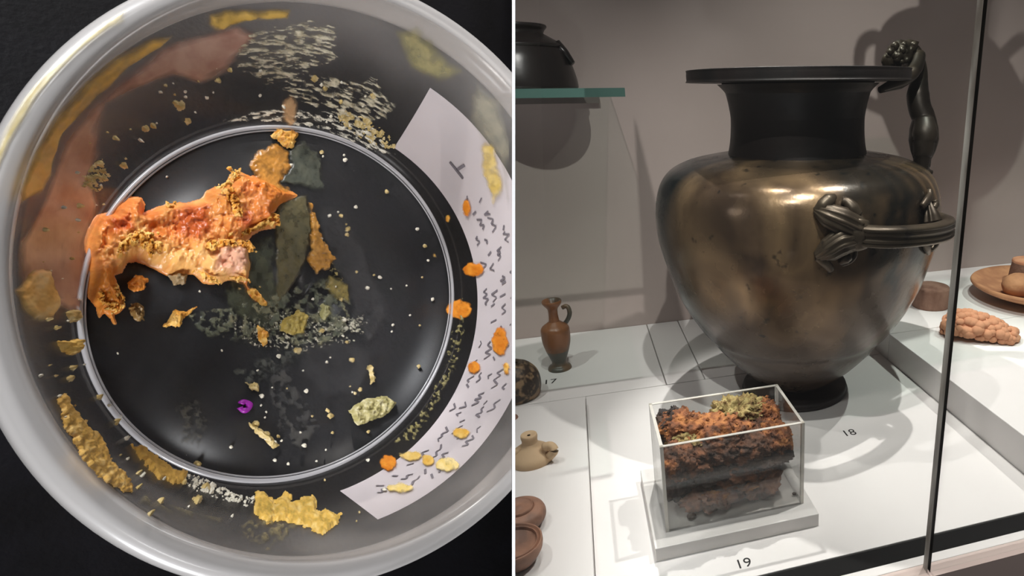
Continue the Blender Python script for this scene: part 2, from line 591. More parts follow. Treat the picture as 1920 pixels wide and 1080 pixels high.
# ------------------------------------------------------------------ front glass
for x0, x1, ed, lab in ((-.3, .2695, .2695, 'clear front glass pane left of the upright joint, vase behind it'), (.2722, 1.6, .2722, 'clear front glass pane right of the upright joint, grapes behind it')):
    me = box_mesh(x0, x1, .3755, .3815, -.002, 1.3)
    if x0 < 0:
        bm = bmesh.new(); bm.from_mesh(me)
        bmesh.ops.bisect_plane(bm, geom=list(bm.verts) + list(bm.edges) + list(bm.faces), plane_co=Vector(at_depth(966.5, 540, .3)), plane_no=Vector(DIV_N), clear_inner=True)
        bm.to_mesh(me); bm.free()
    p = link('showcase_glass', me, M_GLASS, None, smooth=False)
    tag(p, lab, 'glass')
    box('polished_edge', ed - (.0004 if x0 < 0 else 0), ed + (0 if x0 < 0 else .0004), .3752, .3818, -.002, 1.3, M_GEDGE if x0 < 0 else M_GEDGE2, p)['label'] = 'light grey polished glass edge' if x0 < 0 else 'dark polished glass edge'

# ------------------------------------------------------------------ glass shelf with the black vessel
SH_Y, SH_Z0, SH_Z1 = .75, .4135, .4235
sh = link('glass_shelf', box_mesh(-.7, .0620, SH_Y + .001, 1.066, SH_Z0, SH_Z1), M_SHELF, None, smooth=False)
tag(sh, 'glass shelf with a green front edge at top left of the case', 'shelf')
box('front_edge', -.7, .0622, SH_Y, SH_Y + .001, SH_Z0, SH_Z1, M_SHEDGE, sh)['label'] = 'green front edge'
box('wall_strip', -.7, .045, 1.06, 1.069, SH_Z0 - .012, SH_Z0 - .001, plain('strip_grey', (108, 98, 92), .6), sh)  # plain grey strip along the wall just under the shelf


def turned(u, v, z0, rows, axis_u=None):
    """Centre on the ground at a sight line and (r, z) rows from half widths in the picture."""
    c = on(u, v, z0) if z0 < .4 else at_depth(u, v, 1.0)
    out = []
    for vv, hw in rows:
        z = z_for_row(c[0], c[1], vv)
        q = proj((c[0], c[1], z))[2]
        out.append((hw * q / F_PX, z))
    return c, out


# black vessel on the shelf
q_bv = .90
cbv = at_depth(985, 158, q_bv)
zb = SH_Z1
k = q_bv / F_PX
bvp = empty('black_vessel', (cbv[0], cbv[1], zb), 'black glazed squat vessel with a spout standing on the glass shelf', 'vessel')
prof = [(1e-5, zb + .0005), (92 * k, zb + .0005), (96 * k, zb + 5 * k), (93 * k, zb + 25 * k), (84 * k, zb + 55 * k), (74 * k, zb + 74 * k)]
lathe('body', [prof[0]] + dense(prof[1:], 6), M_BLKG, bvp, cbv[0], cbv[1])
lathe('shoulder', dense([(76 * k, zb + 73 * k), (77 * k, zb + 77 * k), (70 * k, zb + 82 * k), (52 * k, zb + 92 * k), (43 * k, zb + 97 * k)], 5), M_BLKG, bvp, cbv[0], cbv[1])
lathe('lip', dense([(42 * k, zb + 95 * k), (44 * k, zb + 102 * k), (49 * k, zb + 108 * k), (48 * k, zb + 112 * k), (42 * k, zb + 112 * k), (38 * k, zb + 100 * k), (1e-5, zb + 96 * k)], 5), M_BLKG, bvp, cbv[0], cbv[1])
R_ = Vector(cam_right)
b0 = Vector(cbv); b0.z = zb
sp = [b0 + R_ * (66 * k) + Vector((0, 0, 80 * k)), b0 + R_ * (80 * k) + Vector((0, 0, 64 * k)), b0 + R_ * (93 * k) + Vector((0, 0, 46 * k))]
add('spout', *tube_vf(sp, [(12 * k, 9 * k), (12 * k, 8 * k), (11 * k, 5 * k)], 12), M_BLKG, bvp)

# tall two-handled vessel on the upper shelf, above the picture: it throws the big shadow on the wall
us = link('glass_shelf', box_mesh(.30, .95, .62, .82, .551, .559), M_SHELF, None, smooth=False)
tag(us, 'upper glass shelf above the bronze jar, over the frame', 'shelf')
AX, AY, AZ = .485, .73, .559
am = empty('two_handled_vessel', (AX, AY, AZ), 'two-handled dark vessel on the upper shelf over the bronze jar', 'vessel')
ap_ = [(.0001, .0002), (.040, .0002), (.042, .006), (.026, .015), (.05, .048), (.076, .09), (.088, .13), (.084, .165), (.055, .19), (.042, .20), (.042, .25), (.058, .275), (.052, .277)]
ap_ = [(r, z + AZ) for r, z in ap_]
lathe('body', [ap_[0]] + dense(ap_[1:], 5), M_BLKG, am, AX, AY, 56)
for s_ in (-1, 1):
    hp_ = smooth_path([(AX + s_ * .074, AY, AZ + .175), (AX + s_ * .098, AY, AZ + .192), (AX + s_ * .116, AY, AZ + .178), (AX + s_ * .110, AY, AZ + .13), (AX + s_ * .084, AY, AZ + .115)], 5)
    add('handle', *tube_vf(hp_, [.0065] * len(hp_), 10), M_BLKG, am)

# ------------------------------------------------------------------ the bronze jar
VC = on(1490, 724, 0)
VX, VY = float(VC[0]), float(VC[1])
vase = empty('bronze_jar', (VX, VY, 0), 'large dark bronze jar with a figure handle standing on the white deck', 'jar')


def vrow(vv, hw):
    z = z_for_row(VX, VY, vv)
    return (hw * proj((VX, VY, z))[2] / F_PX, z)


rows_body = [(712, 52), (706, 62), (690, 86), (667, 114), (633, 147), (613, 163), (597, 178), (557, 206), (520, 226), (480, 241), (432, 256), (387, 261), (345, 256), (318, 240), (302, 212), (294, 180), (289, 150), (286, 126)]
body_prof = dense([vrow(*r) for r in rows_body], 5)
body_v, body_f = lathe_vf(body_prof, 128, VX, VY)
body_o = add('body', body_v, body_f, M_BRZ, vase)
bvh = BVHTree.FromPolygons([Vector(v) for v in body_v], body_f)
_bv = np.array(body_v)
_a0 = math.atan2(-VY, -VX)
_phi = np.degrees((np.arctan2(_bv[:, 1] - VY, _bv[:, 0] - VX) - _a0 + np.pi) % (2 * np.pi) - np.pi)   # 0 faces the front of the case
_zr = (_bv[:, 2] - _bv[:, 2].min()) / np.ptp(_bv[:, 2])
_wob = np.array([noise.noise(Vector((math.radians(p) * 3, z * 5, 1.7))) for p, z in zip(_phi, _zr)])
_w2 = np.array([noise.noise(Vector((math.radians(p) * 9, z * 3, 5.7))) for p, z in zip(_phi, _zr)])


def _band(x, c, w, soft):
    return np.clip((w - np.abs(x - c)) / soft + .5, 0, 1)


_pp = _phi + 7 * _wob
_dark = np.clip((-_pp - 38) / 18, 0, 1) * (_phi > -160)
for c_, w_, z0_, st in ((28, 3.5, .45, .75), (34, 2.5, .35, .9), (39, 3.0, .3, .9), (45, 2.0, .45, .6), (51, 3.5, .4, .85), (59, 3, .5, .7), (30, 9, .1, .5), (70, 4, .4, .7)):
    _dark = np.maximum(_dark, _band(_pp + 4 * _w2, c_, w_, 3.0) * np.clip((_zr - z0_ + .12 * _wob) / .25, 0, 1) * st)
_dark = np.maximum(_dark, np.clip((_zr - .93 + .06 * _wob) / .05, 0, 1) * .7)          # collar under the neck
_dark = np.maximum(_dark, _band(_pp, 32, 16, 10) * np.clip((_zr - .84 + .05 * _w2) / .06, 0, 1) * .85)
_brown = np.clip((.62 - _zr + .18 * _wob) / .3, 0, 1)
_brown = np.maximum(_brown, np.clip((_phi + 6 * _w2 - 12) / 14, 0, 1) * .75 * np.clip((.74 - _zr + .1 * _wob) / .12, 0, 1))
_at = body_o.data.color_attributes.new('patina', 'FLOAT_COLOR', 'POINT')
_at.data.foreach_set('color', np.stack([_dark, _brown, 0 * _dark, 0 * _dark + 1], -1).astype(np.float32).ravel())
ROUT = vrow(138, 208)[0]
ztop = z_for_row(VX, VY, 131)
zbot = ztop - .0145
nk = [vrow(290, 129.5), vrow(262, 125.5), vrow(230, 124.5), vrow(200, 127), vrow(180, 132.5), vrow(170, 138)]
lathe('neck', dense(nk + [(nk[-1][0] * 1.09, zbot - .002)], 6), M_BRZD, vase, VX, VY, 96)
lathe('rim', dense([(nk[-1][0] * 1.06, zbot), (ROUT * .985, zbot), (ROUT, zbot + .003), (ROUT, ztop - .003), (ROUT * .985, ztop), (ROUT * .80, ztop - .003), (ROUT * .70, ztop - .012), (ROUT * .62, ztop - .05), (ROUT * .58, ztop - .12)], 5), M_BRZD, vase, VX, VY, 128)
k = proj((VX, VY, 0))[2] / F_PX
lathe('foot', dense([(52 * k, vrow(706, 1)[1]), (56 * k, .026), (66 * k, .018), (84 * k, .012), (94 * k, .009), (96 * k, .0045), (95 * k, .0), (60 * k, 0)], 5), M_BRZD, vase, VX, VY, 96)


def on_body(u, v):
    d = Vector(ray(u, v)).normalized()
    hit = bvh.ray_cast(Vector(CAM_P), d)
    return hit[0], hit[1]


to_cam = Vector((-VX, -VY, 0)).normalized()
to_right = Vector((0, 0, 1)).cross(to_cam)
if to_right.dot(R_) < 0: to_right = -to_right


def vpt(phi, r, z):
    a = math.radians(phi)
    return Vector((VX, VY, z)) + (to_cam * math.cos(a) + to_right * math.sin(a)) * r


RB = max(r for r, z in body_prof)
zb_ = .2
for _ in range(40):                               # height at which the bar's middle shows at row 437
    pv = proj(vpt(46, RB * 1.13, zb_))[1]
    zb_ += (pv - 437) * .0004
HZ = zb_
# ribbed horizontal bar handle
sec = [(-.5, 0), (-.42, .5), (-.30, .62), (-.24, .48), (-.14, .66), (-.08, .5), (.08, .5), (.14, .66), (.24, .48), (.30, .62), (.42, .5), (.5, 0), (.4, -.45), (0, -.55), (-.4, -.45)]
barpath = smooth_path([vpt(19, RB * .99, HZ + .005), vpt(22, RB * 1.06, HZ + .005), vpt(29, RB * 1.12, HZ + .004), vpt(42, RB * 1.13, HZ + .001), vpt(53, RB * 1.11, HZ - .002), vpt(61, RB * 1.07, HZ - .003), vpt(66, RB * .98, HZ - .002)], 8)
bvv, bff = [], []
BH, BT = .0245, .016
for i, p in enumerate(barpath):
    p = Vector(p)
    t = (Vector(barpath[min(i + 1, len(barpath) - 1)]) - Vector(barpath[max(i - 1, 0)])).normalized()
    outw = t.cross(Vector((0, 0, 1))).normalized()
    if outw.dot(Vector((p.x - VX, p.y - VY, 0))) < 0: outw = -outw
    if i < 6 or i > len(barpath) - 7: outw = outw
    for a, b in sec:
        bvv.append(p + Vector((0, 0, a * BH)) + outw * (b * BT))
ns = len(sec)
for i in range(len(barpath) - 1):
    for j in range(ns):
        j2 = (j + 1) % ns
        bff.append((i * ns + j, i * ns + j2, (i + 1) * ns + j2, (i + 1) * ns + j))
bff.append(tuple(range(ns))); bff.append(tuple((len(barpath) - 1) * ns + j for j in range(ns)))
sideh = add('side_handle', bvv, bff, M_BRZH, vase)
sideh['label'] = 'ribbed bar handle on the right flank'


def surf_tube(name, pts, rad, lift=.3, ribs=0, flat=.8, parent=None, n=16):
    """A tapered limb modelled on the belly of the jar along a picked line."""
    P = []
    up = None
    for (u, v), r in zip(pts, rad):
        c, nn = on_body(u, v)
        if c is None: continue
        P.append(c + nn * (r * k * lift)); up = nn
    path = smooth_path(P, 6)
    rr = np.interp(np.linspace(0, len(P) - 1, len(path)), range(len(P)), [r * k for r in rad[:len(P)]])
    rr = [(float(r), float(r) * flat) for r in rr]
    vv, ff = tube_vf(path, rr, n if not ribs else 40, up=up)
    if ribs:
        q = 40
        for i in range(len(path)):
            c = Vector(path[i])
            for j in range(q):
                v0 = Vector(vv[i * q + j])
                kk = 1 + .14 * math.cos(2 * math.pi * ribs * j / q)
                vv[i * q + j] = tuple(c + (v0 - c) * kk)
    return add(name, vv, ff, M_BRZH, parent or sideh)


# animal-shaped attachments where the bar meets the belly
surf_tube('attachment_core', [(1606, 412), (1602, 437), (1606, 462)], [14, 19, 14], .5)
surf_tube('ribbed_lobe', [(1604, 428), (1575, 415), (1548, 404), (1528, 394)], [16, 17, 14, 5], .6, ribs=11)
surf_tube('ribbed_lobe', [(1600, 446), (1575, 450), (1551, 465), (1530, 480)], [14, 17, 15, 6], .6, ribs=11)
surf_tube('paw', [(1527, 396), (1540, 388), (1552, 378), (1564, 370)], [4, 9, 9, 4], .8)
surf_tube('paw', [(1604, 405), (1595, 392), (1586, 382), (1577, 378)], [8, 9, 7, 5], .8)
surf_tube('paw', [(1532, 480), (1543, 488), (1552, 497), (1557, 505)], [6, 7, 6, 5], .7)
surf_tube('paw', [(1574, 493), (1583, 484), (1592, 480)], [3, 7, 5], .8)
surf_tube('tail', [(1578, 496), (1592, 491), (1602, 481), (1605, 468), (1611, 460)], [2.4, 2.4, 2.4, 2.4, 3], .9)
surf_tube('attachment_core', [(1738, 407), (1740, 430), (1738, 452)], [11, 13, 10], .5)
surf_tube('ribbed_lobe', [(1737, 415), (1737, 402), (1737, 390), (1738, 378)], [15, 12, 8, 4], .6, ribs=7)
surf_tube('paw', [(1724, 388), (1731, 378), (1738, 368), (1739, 360)], [5, 6, 5, 5], .9)
surf_tube('paw', [(1746, 392), (1749, 384), (1748, 376)], [5, 6, 5], .8)
surf_tube('paw', [(1729, 455), (1733, 464), (1738, 473)], [5, 6, 4], .8)
surf_tube('paw', [(1750, 448), (1748, 458), (1742, 468)], [6, 6, 4], .8)

# back handle: a nude youth arched over the rim, feet on the shoulder
QA = proj((VX, VY, .35))[2]


def fig(cx, cy, dq=0.0):
    return Vector(at_depth(1600 + cx / 3.857, 60 + cy / 3.857, QA + dq))


kf = QA / F_PX / 3.857
rows = [(84, 388, 440), (140, 396, 492), (200, 404, 514), (270, 420, 532), (350, 418, 538), (450, 385, 549), (550, 398, 563), (620, 424, 590), (700, 405, 612), (780, 400, 616), (860, 415, 592), (920, 435, 562), (975, 434, 557), (1035, 470, 530)]
path = smooth_path([fig((a + b) / 2, y) for y, a, b in rows], 5)
rad = np.interp(np.linspace(0, len(rows) - 1, len(path)), range(len(rows)), [(b - a) / 2 * kf for y, a, b in rows])
vv, ff = tube_vf(path, [(float(r), float(r) * .95) for r in rad], 20, up=tuple(Vector(-CAM_R[2])))
backh = add('figure_handle', vv, ff, M_BRZF, vase)
backh['label'] = 'handle shaped as an arched youth bending back over the rim'
# legs as two rounded masses, arms, head, curls
for s in (-1, 1):
    lp = smooth_path([fig(510, 640, s * .004), fig(515, 740, s * .009), fig(505, 850, s * .008), fig(498, 930, s * .007), fig(500, 1010, s * .007)], 5)
    lr = np.interp(np.linspace(0, 4, len(lp)), range(5), [.0135, .0165, .0135, .0105, .007])
    add('leg', *tube_vf(lp, [float(r) for r in lr], 14), M_BRZF, backh)
    ap = smooth_path([fig(478, 170, s * .008), fig(462, 240, s * .022), fig(420, 300, s * .034), fig(330, 360, s * .042), fig(190, 420, s * .05)], 5)
    ar = np.interp(np.linspace(0, 4, len(ap)), range(5), [.008, .0085, .009, .009, .004])
    add('arm', *tube_vf(ap, [float(r) for r in ar], 12), M_BRZF, backh)
    hd = fig(445, 243, s * .012)
    link('hand', blob_mesh(hd, (.009, .006, .005), 3, .2, 1.5, 5 + s), M_BRZF, backh)
head = link('head', blob_mesh(fig(345, 165), (.020, .018, .018), 4, .10, 1.2, 3), M_BRZF, backh)
for i in range(26):
    a, b = random.uniform(-1, 1), random.uniform(-.9, 1)
    c = fig(345 + a * 85 - b * 20, 150 + b * 70, -.012 + random.uniform(-.004, .004))
    link('curl', blob_mesh(c, (random.uniform(.004, .0065),) * 3, 2, .25, 2, i), M_BRZF, head)
link('face', blob_mesh(fig(262, 205, -.004), (.011, .010, .011), 3, .2, 1.5, 9), M_BRZF, head)
add('neck', *tube_vf([fig(345, 150), fig(400, 120), fig(440, 140)], [.013, .012, .013], 12), M_BRZF, head)
sh_c, sh_n = fig(465, 1000), None
link('palmette', blob_mesh(fig(470, 1015, -.004), (.020, .012, .007), 3, .15, 2, 4), M_BRZF, backh)

# ------------------------------------------------------------------ lekythos
lc, lrows = turned(1050, 690, 0, [(698, 20), (693, 22), (686, 20), (682, 14), (676, 13), (668, 16), (655, 21), (640, 25), (622, 26), (613, 24), (606, 15), (602, 9.5), (590, 8.5), (580, 9), (574, 13), (568, 17.5), (563, 17), (566, 13), (575, 6)])
lek = empty('lekythos', lc, 'slim brown and black one-handled clay flask by the back wall above number 17', 'flask')
lrows[0] = (lrows[0][0], 0.0)
lathe('foot', dense(lrows[:5], 4), M_LEKD, lek, lc[0], lc[1], 40)
lathe('lower_body', dense(lrows[4:7], 5), M_LEKD, lek, lc[0], lc[1], 48)
lathe('body', dense(lrows[6:12], 5), M_LEK, lek, lc[0], lc[1], 48)
lathe('neck', dense(lrows[11:15], 4), M_LEK, lek, lc[0], lc[1], 40)
lathe('mouth', dense(lrows[14:], 4), M_LEK, lek, lc[0], lc[1], 40)
ql = proj(lc)[2] - .01
hp = smooth_path([at_depth(1054, 577, ql), at_depth(1061, 574, ql), at_depth(1066, 578, ql), at_depth(1068, 588, ql), at_depth(1065, 598, ql), at_depth(1059, 607, ql)], 5)
add('handle', *tube_vf(hp, [.0036] * len(hp), 10), M_LEKD, lek)

# round patterned jar at the left
jc, jr = turned(972, 742, 0, [(752, 20), (748, 30), (735, 41), (718, 44), (700, 40), (686, 28), (680, 16), (678, 12), (682, 8)])
jr[0] = (jr[0][0], 0.0)
jar = empty('patterned_jar', jc, 'squat round clay jar with dark scroll pattern left of the flask', 'jar')
lathe('body', dense([(1e-4, .0002)] + jr[:7], 5), M_PATJ, jar, jc[0], jc[1], 56, .02)
lathe('mouth', dense(jr[6:], 4), M_LEK, jar, jc[0], jc[1], 40)

# cream jug
ZP = .012
cc, cr = turned(998, 860, ZP, [(874, 26), (868, 34), (858, 40), (849, 38), (841, 28), (834, 18), (829, 14), (824, 14), (819, 15), (815, 14.5), (814, 12), (816, 3)])
cr[0] = (cr[0][0], ZP)
jug = empty('cream_jug', cc, 'small cream clay jug with knob top and two stub handles', 'jug')
lathe('body', dense([(1e-4, ZP + .0002)] + cr[:7], 5), M_CREAM, jug, cc[0], cc[1], 56, .015, 3)
lathe('knob', dense(cr[6:], 4), M_CREAM, jug, cc[0], cc[1], 40)
qj = proj(cc)[2]
add('lug_handle', *tube_vf(smooth_path([at_depth(1020, 838, qj - .01), at_depth(1033, 836, qj - .012), at_depth(1039, 845, qj - .012), at_depth(1030, 856, qj - .01)], 4), [.005] * 13, 10), M_CREAM, jug)
add('lug_handle', *tube_vf(smooth_path([at_depth(978, 846, qj - .01), at_depth(965, 850, qj - .012), at_depth(960, 858, qj - .012), at_depth(968, 864, qj - .01)], 4), [.005] * 13, 10), M_CREAM, jug)

# two flat lamps / discs at the bottom left
for (u, v, rr_, sd, lab) in ((978, 985, 46, 1, 'round brown clay disc with raised centre ring, farther of two at lower left'), (968, 1052, 52, 5, 'shallow brown clay dish, nearest of the objects at lower left')):
    dc = on(u, v, ZP)
    kk = proj(dc)[2] / F_PX
    e = empty('clay_disc' if sd == 1 else 'clay_dish', dc, lab, 'disc' if sd == 1 else 'dish')
    R0 = rr_ * kk
    if sd == 1:
        lathe('body', dense([(1e-4, ZP), (R0 * .6, ZP), (R0 * .92, ZP + .006), (R0, ZP + .012), (R0 * .9, ZP + .018), (R0 * .62, ZP + .021), (R0 * .55, ZP + .019)], 5), M_LAMP, e, dc[0], dc[1], 56, .02, sd)
        lathe('centre_ring', dense([(R0 * .58, ZP + .018), (R0 * .54, ZP + .023), (R0 * .46, ZP + .022), (R0 * .2, ZP + .021), (1e-4, ZP + .0225)], 5), M_LAMP, e, dc[0], dc[1], 48, .02, 8)
    else:
        lathe('body', dense([(1e-4, ZP), (R0 * .6, ZP), (R0 * .95, ZP + .012), (R0, ZP + .02), (R0 * .95, ZP + .022), (R0 * .84, ZP + .019), (R0 * .5, ZP + .015), (1e-4, ZP + .014)], 5), M_LAMP, e, dc[0], dc[1], 56, .02, sd)
        lathe('rim_line', dense([(R0 * .86, ZP + .0195), (R0 * .82, ZP + .0215), (R0 * .78, ZP + .018)], 3), M_LAMP, e, dc[0], dc[1], 56, .02, sd)
sc_ = on(962, 798, 0)
tag(link('clay_fragment', blob_mesh((sc_[0], sc_[1], .008), (.010, .010, .008), 3, .2, 1.5, 3), M_LAMP), 'tiny brown clay piece behind the cream jug', 'fragment')

# ------------------------------------------------------------------ terracotta on the platform
cy_c, _ = turned(1744, 572, RIDGE_Z, [(572, 33)])
kk = proj(cy_c)[2] / F_PX
cyl = empty('terracotta_block', cy_c, 'round brown terracotta block behind the bronze jar', 'block')
zt = RIDGE_Z + .036
lathe('side', dense([(34 * kk, RIDGE_Z), (35 * kk, RIDGE_Z + .004), (33.5 * kk, RIDGE_Z + .02), (32.5 * kk, zt - .003), (31 * kk, zt)], 5), M_TERRAB, cyl, cy_c[0], cy_c[1], 56, .04, 2)
lathe('top', dense([(31.2 * kk, zt - .0005), (28 * kk, zt + .001), (12 * kk, zt + .002), (1e-4, zt + .0015)], 4), M_TERRAB, cyl, cy_c[0], cy_c[1], 56, .05, 6)

# bunch of grapes lying on its side
ga, gb = on(1763, 632, RIDGE_Z), on(1912, 650, RIDGE_Z)
gv = Vector(gb - ga); gl = gv.length; gd = gv.normalized(); gs = Vector((-gd.y, gd.x, 0))
if gs.y < 0: gs = -gs
gc = Vector(ga)
grapes = empty('grape_bunch', (Vector(ga) + gv / 2), 'orange terracotta bunch of grapes lying on the white platform', 'bunch')


def gw(t):
    return float(np.interp(t, [0, .06, .2, .45, .75, .93, 1], [.010, .022, .032, .031, .022, .014, .008]))


gp, gr = [], []
for t in np.linspace(0.0, 1.0, 18):
    w = gw(t)
    gp.append(gc + gd * (t * gl) + gs * (.024 - .006 * t) + Vector((0, 0, w * .55)))
    gr.append((w, w * .55))
add('bunch_core', *tube_vf(gp, gr, 24, up=(0, 0, 1)), M_TERRA, grapes)
ico = bmesh.new(); bmesh.ops.create_icosphere(ico, subdivisions=2, radius=1.0)
ico_me = bm_mesh(ico, 'berry'); ico_me.materials.append(M_TERRA)
ico_me.polygons.foreach_set('use_smooth', [True] * len(ico_me.polygons))
rows_g = 7
for j in range(rows_g):
    nb = 13
    for i in range(nb):
        ang = math.radians(-18 + 196 * j / (rows_g - 1) + random.uniform(-11, 11))
        t = .04 + .93 * (i + .5 * (j % 2)) / nb + random.uniform(-.028, .028)
        if t > .99: continue
        w = gw(t)
        c = gc + gd * (t * gl) + gs * (.024 - .006 * t - math.cos(ang) * w * .95) + Vector((0, 0, w * .55 + math.sin(ang) * w * .52))
        if c.z < RIDGE_Z + .004: c.z = RIDGE_Z + .004
        o = bpy.data.objects.new('berry', ico_me); COL.objects.link(o)
        o.location = c - Vector(grapes.location)
        s = random.uniform(.0064, .0098) * (.75 + .25 * w / .03)
        o.scale = (s, s, s * .9)
        o.parent = grapes

# plate of cakes at the right edge
pc = on(1935, 560, RIDGE_Z)
kk = proj(pc)[2] / F_PX
plate = empty('terracotta_plate', pc, 'wide orange terracotta plate at the right edge carrying clay cakes', 'plate')
R0 = 112 * kk
zp = RIDGE_Z
lathe('dish', dense([(1e-4, zp), (R0 * .45, zp), (R0 * .5, zp + .008), (R0 * .8, zp + .016), (R0 * .98, zp + .026), (R0, zp + .031), (R0 * .95, zp + .033), (R0 * .75, zp + .025), (R0 * .4, zp + .019), (1e-4, zp + .018)], 6), M_TERRAP, plate, pc[0], pc[1], 80, .01, 4)
zc = zp + .02
q_p = proj(pc)[2]
c1 = on(1906, 556, zc)
tag(link('clay_cake', blob_mesh((c1[0], c1[1], zc + .021), (.028, .027, .022), 4, .05, 1, 2), M_TERRAP), 'smooth rounded terracotta cake at the front of the plate', 'cake')
c2 = on(1925, 530, zc)
o2 = empty('clay_loaf', (c2[0], c2[1], zc), 'rough flat-topped terracotta loaf behind the smooth cake', 'cake')
lathe('side', dense([(1e-4, zc + .001), (.030, zc), (.033, zc + .02), (.031, zc + .041)], 5), M_TERRAB, o2, c2[0], c2[1], 48, .05, 2)
lathe('top', dense([(.0312, zc + .0405), (.028, zc + .0455), (.012, zc + .046), (1e-4, zc + .045)], 4), M_TERRA, o2, c2[0], c2[1], 48, .06, 5)

# ------------------------------------------------------------------ plinth, acrylic box and the corroded lump
PZ = .0150
px0, px1, py0, py1 = .0335, .1975, .4605, .588
box('box_plinth', px0, px1, py0, py1, 0.0, PZ, M_PLINTH, None, bevel=.0006)
tag(bpy.data.objects['box_plinth'], 'low white plinth under the clear acrylic box, number 19 in front', 'plinth')
bx0, bx1, by0 = .0465, .1880, .4795
tz = z_for_row(bx0, by0, 839)
bl = on(1221, 756, tz); br = on(1459, 720, tz)
by1 = float((bl[1] + br[1]) / 2)
abox = empty('acrylic_box', ((bx0 + bx1) / 2, (by0 + by1) / 2, PZ), 'open clear acrylic box holding brown lump on low white plinth', 'box')
th = .0030
for nm, a in (('front_panel', (bx0, bx1, by0, by0 + th)), ('back_panel', (bx0, bx1, by1 - th, by1)), ('side_panel', (bx0, bx0 + th, by0 + th, by1 - th)), ('side_panel', (bx1 - th, bx1, by0 + th, by1 - th))):
    pn = box(nm, *a, PZ, tz - .0008, M_ACRYL, abox)
    box('top_edge', *a, tz - .0008, tz, M_AEDGE, pn)
for (x_, y_) in ((bx0, by0), (bx1 - th, by0), (bx0, by1 - th), (bx1 - th, by1 - th)):
    box('corner_joint', x_ - .0001, x_ + th + .0001, y_ - .0001, y_ + th + .0001, PZ, tz, M_AEDGE, abox)
box('base_panel', bx0 + th, bx1 - th, by0 + th, by1 - th, PZ, PZ + .0015, M_ACRYL, abox)

M_RUST = plain('rust_brown', (128, 80, 50), .85, rgb2=(56, 42, 35), rgb3=(92, 60, 42), scale=90, lo=.36, hi=.64, bump=.8, bscale=420, detail=6)
M_DARKR = plain('dark_crust', (78, 60, 50), .85, rgb2=(42, 37, 36), rgb3=(60, 47, 41), scale=70, lo=.35, hi=.65, bump=.8, bscale=420, detail=6)
M_ORNG = plain('orange_rust', (176, 116, 66), .85, rgb2=(88, 56, 38), rgb3=(130, 78, 46), scale=100, lo=.36, hi=.66, bump=.8, bscale=420, detail=6)
M_LICH = plain('olive_crust', (168, 152, 100), .9, rgb2=(106, 76, 48), rgb3=(146, 126, 78), scale=120, lo=.36, hi=.66, bump=.9, bscale=420, detail=6)
M_PINK = plain('pinkish_brown', (172, 124, 98), .8, rgb2=(88, 68, 58), rgb3=(138, 98, 78), scale=55, lo=.38, hi=.62, bump=.5, bscale=300, detail=5)
lump = empty('corroded_lump', ((bx0 + bx1) / 2, (by0 + by1) / 2, PZ + .002), 'lumpy rust brown crusted mass inside the clear acrylic box', 'lump')
ix0, ix1 = bx0 + th + .001, bx1 - th - .001
W = ix1 - ix0; D = by1 - by0
xm = (ix0 + ix1) / 2


def lp(u, v, y):
    """Point in the box seen at (u, v), at case depth y."""
    d = ray(u, v)
    return Vector(CAM_P + d * (y / d[1]))


def clampbox(me, zmin=PZ + .0018):
    for v in me.vertices:
        v.co.x = min(max(v.co.x, ix0 - .0005), ix1 + .0005)
        v.co.y = min(max(v.co.y, by0 + th + .0006), by1 - th - .0006)
        v.co.z = max(v.co.z, zmin)
    return me


def clump(name, u, v, y, ru, rv, ry, mat, seed, amp=.27, freq=1.5, sub=5):
    c = lp(u, v, y)
    q = proj(c)[2] / F_PX
    me = clampbox(blob_mesh(c, (ru * q, ry, rv * q), sub, amp, freq, seed, octs=5, rough=.35, fine=.075))
    return link(name, me, mat, lump)


yf = by0 + .030
clump('lower_strand', 1335, 926, yf - .004, 58, 28, .018, M_PINK, 1, .3, 1.8)
clump('lower_strand', 1418, 902, yf, 48, 26, .018, M_PINK, 7, .28, 1.6)
clump('lower_strand', 1268, 905, yf, 30, 28, .016, M_DARKR, 11, .35, 1.8)
clump('middle_strand', 1320, 884, yf - .003, 78, 17, .019, M_DARKR, 2, .32, 2.6)
clump('middle_strand', 1432, 855, yf - .003, 62, 17, .018, M_DARKR, 12, .28, 2.4)
clump('rusty_strand', 1385, 884, yf - .006, 70, 18, .018, M_RUST, 22, .34, 2.2)
clump('rusty_strand', 1290, 868, yf - .008, 40, 22, .018, M_RUST, 23, .34, 2.0)
clump('orange_fleck', 1400, 905, yf - .012, 30, 12, .008, M_ORNG, 24, .4, 2.0, 4)
clump('orange_fleck', 1258, 875, yf - .018, 24, 14, .006, M_ORNG, 25, .4, 2.0, 4)
clump('orange_fleck', 1340, 930, yf - .016, 26, 12, .006, M_ORNG, 26, .4, 2.0, 4)
clump('crust', 1275, 860, yf - .004, 36, 36, .022, M_RUST, 3)
clump('crust', 1330, 838, yf + .002, 62, 28, .024, M_RUST, 4)
clump('crust', 1400, 832, yf + .002, 56, 28, .024, M_RUST, 5)
clump('crust', 1455, 818, yf + .004, 34, 26, .020, M_ORNG, 6)
clump('crust', 1262, 800, by0 + .058, 34, 30, .020, M_DARKR, 8)
clump('crust', 1278, 798, by0 + .052, 44, 26, .020, M_ORNG, 9)
clump('crust', 1340, 806, by0 + .045, 62, 26, .026, M_ORNG, 10)
clump('olive_crust', 1375, 780, by0 + .066, 44, 32, .020, M_LICH, 13, .42, 2.2)
clump('olive_crust', 1402, 772, by0 + .072, 36, 28, .018, M_LICH, 14, .42, 2.2)
clump('olive_crust', 1290, 822, by0 + .038, 36, 16, .015, M_LICH, 15, .42, 2.2)
clump('orange_crust', 1434, 782, by0 + .068, 28, 34, .018, M_ORNG, 16)
clump('crust', 1405, 800, by0 + .060, 60, 26, .022, M_RUST, 17)
